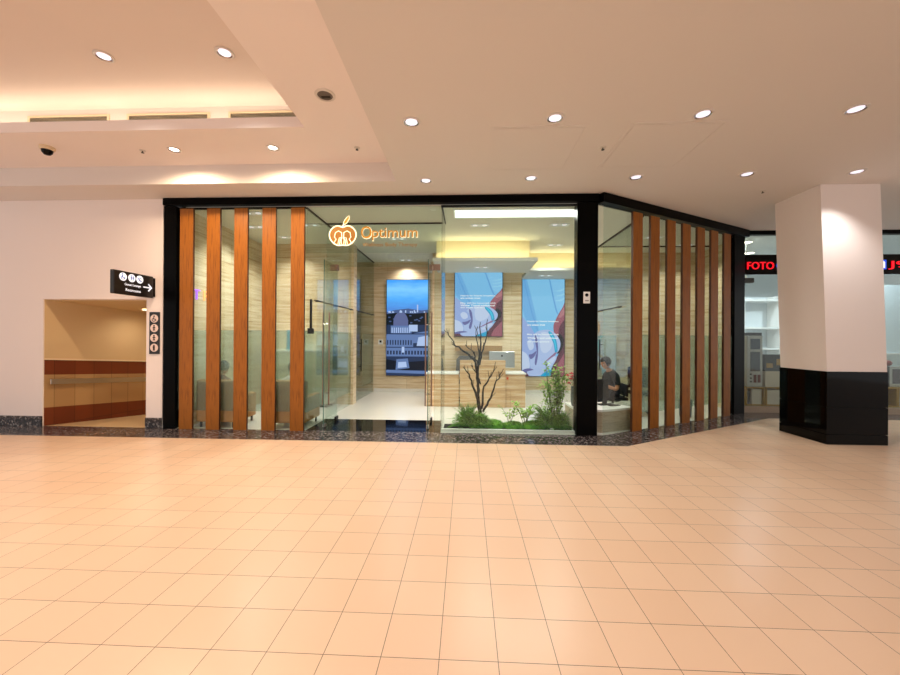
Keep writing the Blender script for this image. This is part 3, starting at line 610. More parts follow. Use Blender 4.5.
# ------------------------------------------------------------------ shop sign: apple emblem and gold lettering
t = thing('shop_sign', (-1.6, 6.44, 3.2), 'gold apple emblem and gold lettering on the glass above the entrance', 'sign')
def apple(sc=1.0):
    pts = []
    for i in range(48):
        a = PI / 2 + 2 * PI * i / 48
        rx = .235 * sc; rz = .188 * sc; x = math.cos(a) * rx; z = math.sin(a) * rz
        z -= .045 * sc * math.exp(-(x / .06) ** 2) * (1 if z > 0 else 0); z += .022 * sc * math.exp(-(x / .06) ** 2) * (1 if z < 0 else 0)
        x *= 1 + .06 * (z / rz)
        pts.append((x, z))
    return pts
ax, az = -2.165, 3.415
pts = [(ax + x, az + z) for x, z in apple()]
mb = MB(); b = [mb.bm.verts.new((x, 6.448, z)) for x, z in pts]; q = [mb.bm.verts.new((x, 6.43, z)) for x, z in pts]
mb._f(b); mb._f(q[::-1])
for i in range(48): mb._f((b[i], b[(i + 1) % 48], q[(i + 1) % 48], q[i]))
emb = mb.build('apple_emblem', 'goldfill', t)
MB().tube([(x, 6.425, z) for x, z in pts], .010, 8, True).tube([(ax - .075 + dx, 6.425, az - .11 + dz) for dx, dz in ((-.09, -.04), (-.04, .05), (-.07, .08), (-.055, .16), (.0, .19), (.055, .16), (.06, .06), (.03, .03), (.02, -.05))], .007, 6).tube([(ax + .075 + dx, 6.425, az - .11 + dz) for dx, dz in ((.09, -.04), (.04, .05), (.07, .08), (.055, .16), (.0, .19), (-.055, .16), (-.06, .06), (-.03, .03), (-.02, -.05))], .007, 6).tube([(ax - .085, 6.425, az - .15), (ax - .06, 6.425, az - .04), (ax - .03, 6.425, az - .03), (ax - .02, 6.425, az - .15)], .006, 6).tube([(ax + .085, 6.425, az - .15), (ax + .06, 6.425, az - .04), (ax + .03, 6.425, az - .03), (ax + .02, 6.425, az - .15)], .006, 6).build('outline', 'halo', emb, smooth=True)
lf = [(0, 0), (.015, .06), (.06, .12), (.10, .15), (.105, .10), (.07, .03), (.03, 0)]
mb = MB(); b = [mb.bm.verts.new((ax + .01 + x, 6.448, az + .195 + z)) for x, z in lf]; q = [mb.bm.verts.new((ax + .01 + x, 6.43, az + .195 + z)) for x, z in lf]
mb._f(b); mb._f(q[::-1]); n = len(lf)
for i in range(n): mb._f((b[i], b[(i + 1) % n], q[(i + 1) % n], q[i]))
mb.build('leaf', 'gold', t); MB().tube([(ax + .01 + x, 6.425, az + .195 + z) for x, z in lf], .006, 6, True).tube([(ax, 6.425, az + .15), (ax + .02, 6.425, az + .2)], .012, 6).build('leaf_outline', 'halo', t)
mb = MB(); text_bm(mb, 'O', (-1.84, 6.43, 3.36), (1, 0, 0), (0, 0, 1), .185, .21, .02); text_bm(mb, 'ptimum', (-1.645, 6.43, 3.325), (1, 0, 0), (0, 0, 1), .79, .215, .02); mb.build('lettering', 'gold', t)
mb = MB(); text_bm(mb, 'O', (-1.846, 6.446, 3.352), (1, 0, 0), (0, 0, 1), .197, .226, .006, .012); text_bm(mb, 'ptimum', (-1.650, 6.446, 3.318), (1, 0, 0), (0, 0, 1), .80, .229, .006, .012); mb.build('lettering_halo', 'halo', t)
mb = MB(); text_bm(mb, 'Wellness Body Therapy', (-1.82, 6.445, 3.205), (1, 0, 0), (0, 0, 1), .96, .085, .006); mb.build('small_lettering', mat('dull_gold', '#a87a34', .4, .1), t)

# ------------------------------------------------------------------ restroom signs
t = thing('blade_sign', (-5.55, 6.0, 2.31), 'black blade sign with three white discs and an arrow, sticking out above the restroom corridor', 'sign')
MB().box(-5.62, -5.55, 5.645, 6.39, 2.315, 2.695).build('body', 'sgnblack', t, bevel=.012)
MB().box(-5.61, -5.56, 6.38, 6.44, 2.34, 2.67).build('wall_bracket', 'black', t)
sx = -5.55
mb = MB()
for yy in (5.80, 5.96, 6.11): mb.lathe((sx, yy, 2.60), [(0, .004), (.066, .004), (.066, 0)], 28, (1, 0, 0))
mb.build('disc', 'sgnwhite', t)
mb = MB()
mb.tube([(sx + .006, 5.785, 2.63), (sx + .006, 5.785, 2.59), (sx + .006, 5.815, 2.59), (sx + .006, 5.83, 2.565)], .006, 6).tube([(sx + .006, 5.79 + .028 * math.cos(a), 2.582 + .024 * math.sin(a)) for a in [PI * .6 + i * .5 for i in range(9)]], .004, 6).ball((sx + .006, 5.785, 2.643), .009)
for dy in (-.018, .018): mb.ball((sx + .006, 5.96 + dy, 2.638), .008).tube([(sx + .006, 5.96 + dy, 2.625), (sx + .006, 5.96 + dy, 2.59)], .010, 6).tube([(sx + .006, 5.96 + dy, 2.59), (sx + .006, 5.96 + dy, 2.562)], .006, 6)
mb.tube([(sx + .006, 6.085, 2.628), (sx + .006, 6.088, 2.60), (sx + .006, 6.11, 2.578), (sx + .006, 6.138, 2.575)], .009, 6); mb.tube([(sx + .006, 6.115, 2.625), (sx + .006, 6.135, 2.61)], .006, 6)
mb.build('pictogram', 'sgnblue', t)
mb = MB(); text_bm(mb, 'Guest Lounge', (sx, 5.83, 2.455), (0, 1, 0), (0, 0, 1), .30, .052, .003); text_bm(mb, 'Restrooms', (sx, 5.85, 2.375), (0, 1, 0), (0, 0, 1), .28, .046, .003); mb.build('lettering', 'sgnwhite', t)
MB().tube([(sx + .004, 6.18, 2.485), (sx + .004, 6.335, 2.485)], .012, 6).tube([(sx + .004, 6.28, 2.545), (sx + .004, 6.34, 2.485), (sx + .004, 6.28, 2.425)], .012, 6).build('arrow', 'sgnwhite', t)
t = thing('pictogram_plate', (-5.56, 6.43, 1.32), 'narrow black plate with four round restroom pictograms beside the corridor', 'sign')
MB().box(-5.655, -5.465, 6.425, 6.44, 1.322, 2.072).build('plate', 'sgnblack', t, bevel=.004)
zs = (1.955, 1.785, 1.61, 1.435); mb = MB()
for z in zs: mb.lathe((-5.56, 6.425, z), [(0, .004), (.072, .004), (.072, 0)], 28, (0, -1, 0))
mb.build('disc', 'pict', t)
mb = MB()
for i, z in enumerate(zs):
    yy = 6.419; mb.ball((-5.56, yy, z + .042), .012)
    if i == 0: mb.tube([(-5.565, yy, z + .025), (-5.565, yy, z - .01), (-5.535, yy, z - .012), (-5.525, yy, z - .04)], .007, 6).tube([(-5.567 + .03 * math.cos(a), yy, z - .022 + .028 * math.sin(a)) for a in [PI * .6 + k * .5 for k in range(9)]], .005, 6)
    elif i == 3: mb.tube([(-5.56, yy, z + .03), (-5.56, yy, z - .01)], .016, 6).tube([(-5.567, yy, z - .01), (-5.57, yy, z - .05)], .007, 6).tube([(-5.553, yy, z - .01), (-5.55, yy, z - .05)], .007, 6)
    else: mb.tube([(-5.56, yy, z + .028), (-5.56, yy, z - .005)], .010, 6).tube([(-5.575, yy, z - .045), (-5.56, yy, z - .005), (-5.545, yy, z - .045)], .007, 6).tube([(-5.585, yy, z + .0), (-5.56, yy, z + .02), (-5.535, yy, z)], .006, 6)
mb.build('pictogram', 'sgnblack', t)

# intercom on the corner post, thermostat, card reader
t = thing('intercom', (2.02, 6.40, 2.23), 'small white intercom with a dark lens on the black corner post', 'intercom')
MB().box(1.965, 2.075, 6.378, 6.40, 2.235, 2.43).build('body', 'white', t, bevel=.006); MB().lathe((2.018, 6.378, 2.375), [(0, .006), (.026, .004), (.028, 0)], 20, (0, -1, 0)).build('lens', 'blackg', t); MB().box(1.99, 2.05, 6.375, 6.378, 2.27, 2.29).build('speaker_slot', 'silver', t)
t = thing('thermostat', (-2.60, 11.25, 1.43), 'white thermostat on the stone wall left of the city picture', 'thermostat')
MB().box(-2.67, -2.53, 11.225, 11.25, 1.43, 1.58).build('body', 'white', t, bevel=.006); MB().box(-2.63, -2.57, 11.22, 11.225, 1.49, 1.55).build('display', 'screenblack', t)

# ------------------------------------------------------------------ reception desk
t = thing('reception_desk', (.45, 9.0, 0), 'pale stone-fronted reception desk with a taller centre panel', 'desk')
MB().box(-.15, .925, 8.85, 8.97, 0, 1.115).build('front_panel', 'desk', t, bevel=.004)
MB().box(-.95, -.17, 8.91, 9.0, 0, .77).build('left_panel', 'desk', t, bevel=.004); MB().box(.925, 1.40, 8.91, 9.0, 0, .785).build('right_panel', 'desk', t, bevel=.004)
MB().box(-.97, -.175, 8.89, 9.55, .77, .80).build('worktop', 'benchtop', t, bevel=.004); MB().box(.92, 1.42, 8.89, 9.55, .785, .815).build('worktop', 'benchtop', t, bevel=.004); MB().box(-.165, .915, 8.975, 9.55, .70, .74).build('worktop', 'benchtop', t, bevel=.004)
MB().box(-.95, -.90, 9.0, 9.55, 0, .77).build('end_panel', 'desk', t); MB().box(1.35, 1.40, 9.0, 9.55, 0, .785).build('end_panel', 'desk', t)
tag(MB().box(.955, 1.0, 8.895, 8.907, .66, .72).build('tag', 'orangetag', base=True), 'small orange tag on the right stone panel of the reception desk', 'tag')
struct(MB().box(-.30, .95, 9.95, 10.12, 1.30, 1.44).build('trim_13', mat('brown_niche', '#a8865c', .5)))
t = thing('desktop_computer', (.88, 9.3, .74), 'silver all-in-one computer seen from behind on the reception desk', 'computer')
mb = MB(); mb.obox((.565, 9.30, .91), (.635, .03, 0), (0, .03, 0), (0, .03, .40)); mb.build('display', 'alu', t, bevel=.01)
mb = MB(); mb.obox((.82, 9.33, .74), (.13, .006, 0), (0, .012, 0), (0, -.03, .34)).build('stand', 'alu', t, bevel=.003); MB().box(.79, .98, 9.25, 9.46, .742, .752).build('foot', 'alu', t)
mb = MB(); mb.ball((.885, 9.334, 1.20), .022, .004, .024).tube([(.885, 9.336, 1.222), (.894, 9.338, 1.24)], .004, 6).build('emblem', 'blackmatte', t)
t = thing('office_chair', (.0, 9.9, 0), 'grey-backed office chair behind the reception desk', 'chair')
mb = MB()
for s in (0,):
    prof = [(-.24, .62), (.24, .62), (.27, .80), (.25, 1.10), (.17, 1.18), (-.17, 1.18), (-.25, 1.10), (-.27, .80)]
    b = [mb.bm.verts.new((.0 + x, 9.66, z)) for x, z in prof]; q = [mb.bm.verts.new((.0 + x, 9.72, z)) for x, z in prof]; mb._f(b); mb._f(q[::-1])
    for i in range(8): mb._f((b[i], b[(i + 1) % 8], q[(i + 1) % 8], q[i]))
mb.build('backrest', 'greyfab', t, bevel=.02); MB().box(-.24, .24, 9.64, 10.05, .45, .53).build('seat', 'greyfab', t, bevel=.02); MB().tube([(0, 9.82, .06), (0, 9.82, .45)], .03, 10).build('gas_lift', 'chrome', t)
for k in range(5):
    a = 2 * PI * k / 5 + .3; MB().tube([(0, 9.82, .09), (.26 * math.cos(a), 9.82 + .26 * math.sin(a), .055)], .02, 8).ball((.26 * math.cos(a), 9.82 + .26 * math.sin(a), .03), .03).build('castor_leg', 'blackmatte', t)

# ------------------------------------------------------------------ plants of the right window
tag(MB().prism([(-.40, 6.57), (1.87, 6.57), (1.87, 6.98), (1.4, 7.02), (.6, 6.95), (0, 7.0), (-.40, 6.98)], 0, .035).build('soil_bed', 'soil', base=True), 'dark planting soil along the foot of the right window', 'soil', kind='stuff')
t = thing('bare_tree', (.25, 6.82, .03), 'bare black branching tree standing among ferns in the right window', 'tree')
mb = MB(); T0 = Vector((.26, 6.82, .02))
def branch(mb, pts, r0, r1, twigs=0):
    P = [Vector(p) for p in pts]; Q = []
    for a, b in zip(P, P[1:]):
        for k in range(4): q = a.lerp(b, k / 4); q += Vector((rnd.uniform(-1, 1), rnd.uniform(-1, 1), rnd.uniform(-1, 1))) * .014 * (1 if Q else 0); Q.append(q)
    Q.append(P[-1]); n = len(Q); mb.tube(Q, [r0 + (r1 - r0) * i / (n - 1) for i in range(n)], 7)
    for k in range(twigs):
        i = rnd.randrange(n // 3, n - 1); d = (Q[i + 1] - Q[i - 1]).normalized(); s = Vector((rnd.uniform(-1, 1), rnd.uniform(-.6, .6), rnd.uniform(.1, .8)))
        e = Q[i] + (d + s * .9).normalized() * rnd.uniform(.05, .14); mb.tube([Q[i], e, e + Vector((0, 0, .02))], [r1 * 1.1, r1 * .8, r1 * .4], 5)
branch(mb, [T0, (.25, 6.82, .3), (.22, 6.82, .62), (.20, 6.8, .9), (.24, 6.8, 1.3), (.26, 6.79, 1.62), (.25, 6.79, 1.93)], .042, .007, 6); trunk = mb.build('trunk', 'bark', t, smooth=True)
for pts, r0, tw in (([(.24, 6.82, .45), (.13, 6.8, .75), (.05, 6.78, .98), (-.06, 6.76, 1.12)], .026, 6), ([(.21, 6.82, .95), (.16, 6.8, 1.2), (.0, 6.78, 1.38), (-.18, 6.76, 1.5), (-.30, 6.74, 1.66), (-.40, 6.74, 1.78)], .024, 7),
                    ([(.21, 6.8, 1.15), (.13, 6.82, 1.38), (-.02, 6.84, 1.52)], .016, 4), ([(.24, 6.8, 1.15), (.30, 6.78, 1.45), (.36, 6.77, 1.68), (.38, 6.76, 1.98)], .018, 5),
                    ([(.28, 6.82, .35), (.33, 6.84, .75), (.46, 6.86, .95), (.52, 6.86, 1.12)], .022, 6), ([(.31, 6.83, .30), (.45, 6.86, .55), (.56, 6.87, .85), (.68, 6.88, 1.08)], .024, 6), ([(.24, 6.8, 1.3), (.18, 6.79, 1.6), (.2, 6.78, 1.85)], .012, 3), ([(.26, 6.8, .8), (.2, 6.82, 1.0), (.08, 6.83, 1.15)], .014, 3)):
    mb = MB(); branch(mb, pts, r0, .006, tw); mb.build('branch', 'bark', t, smooth=True)
def leaf(mb, p, d, l, w, up=Vector((0, 0, 1)), droop=.25):
    d = d.normalized(); s = d.cross(up)
    s = s.normalized() if s.length > 1e-3 else Vector((1, 0, 0)); n = s.cross(d)
    a = p; b = p + d * l * .5 + n * l * .06; c = p + d * l - n * l * droop
    v = [mb.bm.verts.new(q) for q in (a, b - s * w / 2 - n * w * .15, b, b + s * w / 2 - n * w * .15, c)]
    mb._f((v[0], v[1], v[2])); mb._f((v[0], v[2], v[3])); mb._f((v[1], v[4], v[2])); mb._f((v[2], v[4], v[3]))
def fern(c, R, Hh, n, lab, key='fern'):
    c = Vector(c); t = thing('fern', c, lab, 'fern', 'ferns at the window'); mb = MB(); st = MB()
    for i in range(n):
        a = rnd.uniform(0, 2 * PI); el = rnd.uniform(.25, 1.35); l = R * rnd.uniform(.75, 1.15)
        h = Vector((math.cos(a), math.sin(a) * .55, 0)); P = []
        for k in range(9):
            s = k / 8; P.append(c + h * (l * s * (math.cos(el) + .35 * s)) + Vector((0, 0, Hh * (math.sin(el) * s * 1.25 - .40 * s * s) + .01)))
        st.tube(P, [.004 * (1 - .7 * k / 8) for k in range(9)], 4)
        for k in range(1, 9):
            for j in range(2):
                p = P[k - 1].lerp(P[k], .5 + .5 * j); d = (P[k] - P[k - 1]).normalized(); sd = d.cross(Vector((0, 0, 1))); sd = sd.normalized() if sd.length > .01 else Vector((1, 0, 0))
                w = l * .26 * (1 - .75 * k / 8)
                for sg in (-1, 1): leaf(mb, p, d * .55 + sd * sg + Vector((rnd.uniform(-.3, .3), rnd.uniform(-.3, .3), .15)), w, w * .42)
    for i in range(900):
        q = Vector((rnd.gauss(0, 1), rnd.gauss(0, 1), abs(rnd.gauss(0, 1)))).normalized() * rnd.uniform(.35, 1) ** .6; p = c + Vector((q.x * R * .85, q.y * R * .5, q.z * Hh * .62))
        leaf(mb, p, Vector((q.x + rnd.uniform(-.5, .5), q.y + rnd.uniform(-.5, .5), rnd.uniform(0, 1))), .075, .018)
    mb.build('foliage', key, t); st.build('frond_stems', 'stem', t)
fern((.03, 6.77, .03), .30, .52, 110, 'dense dark green fern at the foot of the bare tree, left end of the window')
fern((.26, 6.72, .03), .22, .36, 60, 'low fern just right of the bare tree trunk')
fern((1.44, 6.76, .03), .30, .50, 110, 'dense dark green fern under the tall leafy shrub')
fern((1.70, 6.72, .03), .20, .44, 70, 'low fern against the black corner post')
def moss(x, y, rx, ry, h, lab):
    mb = MB(); mb.ball((x, y, .03), rx, ry, h, 24)
    for v in mb.bm.verts: v.co += Vector((0, 0, .02)) * noise.noise(v.co * 25) + (v.co - Vector((x, y, 0))).normalized() * .012 * noise.noise(v.co * 60)
    for i in range(420):
        a = rnd.uniform(0, 2 * PI); q = rnd.random() ** .5; p = Vector((x + rx * q * math.cos(a), y + ry * q * math.sin(a), .03 + h * math.sqrt(max(0, 1 - q * q))))
        leaf(mb, p - Vector((0, 0, .01)), Vector((rnd.uniform(-1, 1), rnd.uniform(-1, 1), 1.2)), .045, .014)
    tag(mb.build('moss_mound', 'moss', base=True), lab, 'moss', 'moss mounds', 'stuff')
moss(.50, 6.76, .20, .12, .13, 'moss mound beside the bare tree'); moss(.85, 6.78, .22, .12, .10, 'moss mound in the middle of the window'); moss(1.20, 6.77, .22, .13, .12, 'moss mound left of the leafy shrub')
def sprout(c, n, hh, lab, w=.05):
    c = Vector(c); t = thing('leafy_plant', c, lab, 'plant', 'small leafy plants'); mb = MB(); st = MB()
    for i in range(n):
        a = rnd.uniform(0, 2 * PI); h = hh * rnd.uniform(.6, 1.1); e = c + Vector((math.cos(a) * h * .45, math.sin(a) * h * .3, h)); m_ = c.lerp(e, .5) + Vector((0, 0, .05))
        st.tube([c, m_, e], [.004, .003, .002], 5)
        for k in range(5): p = m_.lerp(e, k / 4); leaf(mb, p, Vector((rnd.uniform(-1, 1), rnd.uniform(-1, 1), rnd.uniform(-.2, .6))), w * 1.8, w)
    mb.build('foliage', 'leaf', t); st.build('stems', 'stem', t)
sprout((1.06, 6.80, .03), 14, .42, 'pale green arching plant in the middle of the right window', .062)
sprout((.80, 6.80, .03), 6, .40, 'thin sprout with round leaves left of the arching plant', .05); sprout((1.30, 6.85, .03), 3, .46, 'thin sprout with round leaves right of the arching plant', .045)
t = thing('leafy_shrub', (1.62, 6.80, .03), 'tall slender leafy shrub beside the black corner post', 'shrub'); mb = MB(); st = MB()
for i in range(12):
    a = rnd.uniform(0, 2 * PI); top = Vector((1.60 + rnd.uniform(-.26, .22), 6.80 + rnd.uniform(-.1, .1), rnd.uniform(.75, 1.28))); b0 = Vector((1.62 + rnd.uniform(-.03, .03), 6.8, .03)); m1 = b0.lerp(top, .5) + Vector((rnd.uniform(-.04, .04), 0, .05))
    P = [b0, b0.lerp(m1, .5), m1, m1.lerp(top, .5), top]; st.tube(P, [.010, .008, .006, .004, .002], 6)
    for k in range(46):
        s = rnd.uniform(.28, 1); j = min(3, int(s * 4)); p = P[j].lerp(P[j + 1], s * 4 - j) + Vector((rnd.uniform(-.05, .05), rnd.uniform(-.05, .05), rnd.uniform(-.03, .03)))
        leaf(mb, p, Vector((rnd.uniform(-1, 1), rnd.uniform(-1, 1), rnd.uniform(-.1, 1))), rnd.uniform(.07, .12), .042)
mb.build('foliage', 'leaf', t); st.build('stems', 'stem', t)
tag(MB().ball((1.50, 6.60, .055), .035, .025, .022).build('pebble', 'pebble', smooth=True, base=True), 'white pebble at the foot of the ferns by the window sill', 'pebble')

# ------------------------------------------------------------------ low bench, vase, man at the right
t = thing('low_bench', (2.5, 6.95, 0), 'low bench with white top and pale wood front inside the angled window', 'bench')
bp = [(1.93, 6.70), (2.36, 6.62), ang(.86, .06), ang(.86, .68), (2.3, 7.38), (1.93, 7.38)]
MB().prism(bp, 0, .36).build('body', 'bench', t); MB().prism([(x + (x - 2.4) * .01, y + (y - 7) * .01) for x, y in bp], .36, .40).build('top', 'benchtop', t, bevel=.004)
t = thing('flower_vase', (2.02, 7.0, .40), 'grey vase with red flowers on the low bench behind the black corner post', 'vase')
MB().lathe((2.02, 7.0, .40), [(0, 0), (.07, 0), (.085, .06), (.09, .2), (.085, .36), (.075, .36), (.07, .05), (0, .03)], 20).build('vase', 'vase', t, smooth=True)
mb = MB(); fl = MB()
for i in range(7):
    e = Vector((2.0 + rnd.uniform(-.12, .05), 6.98 + rnd.uniform(-.08, .08), .86 + rnd.uniform(-.06, .16))); mb.tube([(2.02, 7.0, .5), (2.01, 7.0, .72), e], .004, 5)
    for k in range(7): a = 2 * PI * k / 7; fl.ball(e + Vector((.022 * math.cos(a), .022 * math.sin(a), 0)), .022, .022, .012, 8)
    fl.ball(e + Vector((0, 0, .008)), .02, seg=8)
mb.build('stems', 'stem', t); fl.build('blossoms', 'flower', t, smooth=True)
t = thing('monitor', (2.62, 7.25, .40), 'black monitor back on the low bench in front of the seated man', 'monitor')
mb = MB(); mb.obox((2.42, 7.10, .51), (.265, .06, 0), (-.008, .036, 0), (0, .03, .37)).build('display', 'blackmatte', t, bevel=.006)
mb = MB(); mb.obox((2.60, 7.21, .41), (.08, .027, 0), (-.01, .03, 0), (0, 0, .16)).build('stand', 'blackmatte', t); MB().prism([(2.50, 7.05), (2.80, 7.12), (2.76, 7.26), (2.46, 7.20)], .40, .418).build('foot', 'blackmatte', t, bevel=.004)
tag(MB().prism([(2.66, 6.98), (2.87, 7.08), (2.83, 7.15), (2.62, 7.05)], .40, .416).build('keyboard', 'blackmatte', base=True, bevel=.003), 'small black keyboard on the white bench top beside the monitor', 'keyboard')
def loop_chair(x, y, rz, lab):
    t = thing('armchair', (x, y, 0), lab, 'chair', 'black loop-arm chairs'); c, s = math.cos(rz), math.sin(rz)
    def W_(a, b, z): return (x + c * a - s * b, y + s * a + c * b, z)
    mb = MB().prism([W_(a, b, 0)[:2] for a, b in ((-.23, -.22), (.23, -.22), (.23, .22), (-.23, .22))], .40, .46); mb.build('seat', 'darkfab', t, bevel=.015)
    mb = MB().prism([W_(a, b, 0)[:2] for a, b in ((-.23, -.22), (-.19, -.22), (-.19, .22), (-.23, .22))], .48, .72); mb.build('backrest', 'darkfab', t, bevel=.012)
    for b in (-.25, .25):
        MB().tube([W_(.14 + .15 * math.cos(q) - .12, b, .52 + .12 * math.sin(q)) for q in [2 * PI * k / 20 for k in range(20)]], .016, 8, True).build('arm_loop', 'blackmatte', t, smooth=True)
    MB().tube([W_(0, 0, .05), W_(0, 0, .40)], .025, 8).build('column', 'blackmatte', t)
    for k in range(5): q = 2 * PI * k / 5; MB().tube([W_(0, 0, .07), W_(.24 * math.cos(q), .24 * math.sin(q), .035)], .018, 6).build('castor_leg', 'blackmatte', t)
loop_chair(3.02, 7.85, PI, 'black chair with loop arms the man sits on')

# people -------------------------------------------------------------
def skin_mesh(verts, edges, radii, sub=2):
    me = bpy.data.meshes.new('sk'); me.from_pydata(verts, edges, []); o = bpy.data.objects.new('sk', me); S.collection.objects.link(o)
    o.modifiers.new('s', 'SKIN'); sv = me.skin_vertices[0].data
    for i, rr in enumerate(radii): sv[i].radius = (rr, rr) if not isinstance(rr, tuple) else rr
    sv[0].use_root = True
    if sub: m_ = o.modifiers.new('u', 'SUBSURF'); m_.levels = sub; m_.render_levels = sub
    out = eval_mesh(o); bpy.data.objects.remove(o); return out
def remesh(bm, vox):
    me = bpy.data.meshes.new('rm'); bm.to_mesh(me); bm.free(); o = bpy.data.objects.new('rm', me); S.collection.objects.link(o)
    m_ = o.modifiers.new('r', 'REMESH'); m_.mode = 'VOXEL'; m_.voxel_size = vox; k = o.modifiers.new('s', 'SMOOTH'); k.iterations = 2; k.factor = .4
    out = eval_mesh(o); bpy.data.objects.remove(o); return out
def place_mesh(name, me, material, parent, mtx):
    me.transform(mtx); me.materials.clear(); me.materials.append(M[material])
    for p in me.polygons: p.use_smooth = True
    o = bpy.data.objects.new(name, me); S.collection.objects.link(o); o.parent = parent; return o
def person(loc, rz, label, shirt, phone=True, bow=.35, seat=.40):
    """seated figure, facing local +x; z = 0 is the floor"""
    t = thing('person', loc, label, 'person'); mtx = Matrix.Rotation(rz, 4, 'Z') @ Matrix.Scale(.95, 4)
    hz = seat + .10
    V = [(0, 0, hz), (.03, 0, hz + .16), (.07, 0, hz + .33), (.10, 0, hz + .46), (.14, 0, hz + .54), (.18, 0, hz + .60)]; E_ = [(0, 1), (1, 2), (2, 3), (3, 4), (4, 5)]
    Rd = [(.15, .13), (.14, .115), (.16, .12), (.11, .085), (.055, .055), (.05, .05)]
    arms = {}
    for sg in (-1, 1):
        k = len(V); V += [(.10, sg * .17, hz + .43), (.10, sg * .225, hz + .28), (.13, sg * .25, hz + .16), (.25, sg * .19, hz + .20), (.36, sg * .10, hz + .27), (.41, sg * .07, hz + .30)]
        Rd += [.07, .052, .046, .042, .032, .035]; E_ += [(3, k), (k, k + 1), (k + 1, k + 2), (k + 2, k + 3), (k + 3, k + 4), (k + 4, k + 5)]
        k = len(V); V += [(.10, sg * .10, hz - .01), (.28, sg * .12, hz + .01), (.45, sg * .12, hz), (.46, sg * .12, hz - .22), (.44, sg * .12, .09), (.50, sg * .12, .05), (.60, sg * .13, .035)]
        Rd += [.095, .08, .065, .055, .04, .038, .028]; E_ += [(0, k)] + [(k + i, k + i + 1) for i in range(6)]
    body = skin_mesh(V, E_, Rd); bm = bmesh.new(); bm.from_mesh(body)
    mb = MB(); mb.bm = bm
    hc = Vector((.21 + .03 * bow, 0, hz + .70)); rot = Matrix.Rotation(bow, 3, 'Y')
    def hp(x, y_, z): return hc + rot @ Vector((x, y_, z))
    mb.ball(hp(0, 0, .015), .098, .078, .115, 20, rot); mb.ball(hp(.035, 0, -.055), .062, .056, .065, 16, rot)           # skull, jaw
    mb.ball(hp(.098, 0, -.015), .018, .014, .024, 10, rot); mb.ball(hp(.094, 0, -.058), .012, .026, .010, 10, rot)        # nose, lips
    for sg in (-1, 1):
        mb.ball(hp(-.005, sg * .08, -.01), .020, .010, .032, 10, rot); mb.ball(hp(.085, sg * .032, .026), .016, .024, .010, 10, rot)
        w_ = Vector((.42, sg * .065, hz + .305))
        for i, (l, dy) in enumerate(((.070, .030), (.078, .010), (.074, -.010), (.058, -.030))):
            a = w_ + Vector((.02, dy * .8, 0)); mid = a + Vector((l * .45, -sg * .012, .02)); e = mid + Vector((l * .05, -sg * .035, .022)); mb.tube([a, mid, e], [.010, .009, .007], 8)
        mb.tube([w_ + Vector((-.01, -sg * .02, .02)), w_ + Vector((.02, -sg * .045, .045)), w_ + Vector((.05, -sg * .05, .05))], [.012, .010, .008], 8)
    bme = remesh(bm, .0085)
    def near(co):
        best, bi, bt = 9, 0, 0
        for q, (a, b) in enumerate(E_):
            A, B = Vector(V[a]), Vector(V[b]); tt = max(0, min(1, (co - A).dot(B - A) / (B - A).length_squared)); d_ = (co - A - (B - A) * tt).length - .8 * (max(Rd[a]) if isinstance(Rd[a], tuple) else Rd[a])
            if d_ < best: best, bi, bt = d_, q, tt
        return bi, bt
    ARM = {}; q = 5
    for sg in (-1, 1):
        for k_ in range(6): ARM[q + k_] = ('arm', k_)
        for k_ in range(7): ARM[q + 6 + k_] = ('leg', k_)
        q += 13
    parts = {'shirt': [], 'trousers': [], 'shoe': [], 'shoe2': []}
    for p in bme.polygons:
        bi, bt = near(p.center); k_, n_ = ARM.get(bi, ('torso', bi)); key = None
        if k_ == 'torso' and (n_ < 3 or (n_ == 3 and bt < .55)) and p.center.z > hz - .03: key = 'shirt'
        elif k_ == 'arm' and (n_ < 2 or (n_ == 2 and bt < .15)): key = 'shirt'
        elif k_ == 'torso' and n_ == 0: key = 'trousers'
        elif k_ == 'leg' and (n_ < 3 or (n_ == 3) or (n_ == 4 and bt < .55)): key = 'trousers'
        elif k_ == 'leg': key = 'shoe' if p.center.y < 0 else 'shoe2'
        if key: parts[key].append(p.index)
    for key, off_ in (('shirt', .011), ('trousers', .010), ('shoe', .010), ('shoe2', .010)):
        cb = bmesh.new(); cb.from_mesh(bme); cb.faces.ensure_lookup_table(); keep = set(parts[key])
        nv = {v.index: v.normal.copy() for v in cb.verts}
        for v in cb.verts: v.co += v.normal * off_
        bmesh.ops.delete(cb, geom=[fc for fc in cb.faces if fc.index not in keep], context='FACES')
        cm = bpy.data.meshes.new(key); cb.to_mesh(cm); cb.free()
        o = place_mesh(key.rstrip('2'), cm, {'shirt': shirt, 'trousers': 'jeans'}.get(key, 'blackmatte'), t, mtx)
        sd = o.modifiers.new('s', 'SOLIDIFY'); sd.thickness = .006; sd.offset = 1
    place_mesh('body', bme, 'skin', t, mtx)
    mb = MB(); mb.ball(hp(-.018, 0, .034), .102, .088, .108, 20, rot)
    dl = [v for v in mb.bm.verts if (rot.transposed() @ (v.co - hc)).x > .055 and (rot.transposed() @ (v.co - hc)).z < .07 or (rot.transposed() @ (v.co - hc)).z < -.055]
    bmesh.ops.delete(mb.bm, geom=dl, context='VERTS')
    h_ = mb.build('hair', 'hair', None, True); h_.parent = t; h_.matrix_local = mtx
    sd = h_.modifiers.new('s', 'SOLIDIFY'); sd.thickness = .012; sd.offset = 1
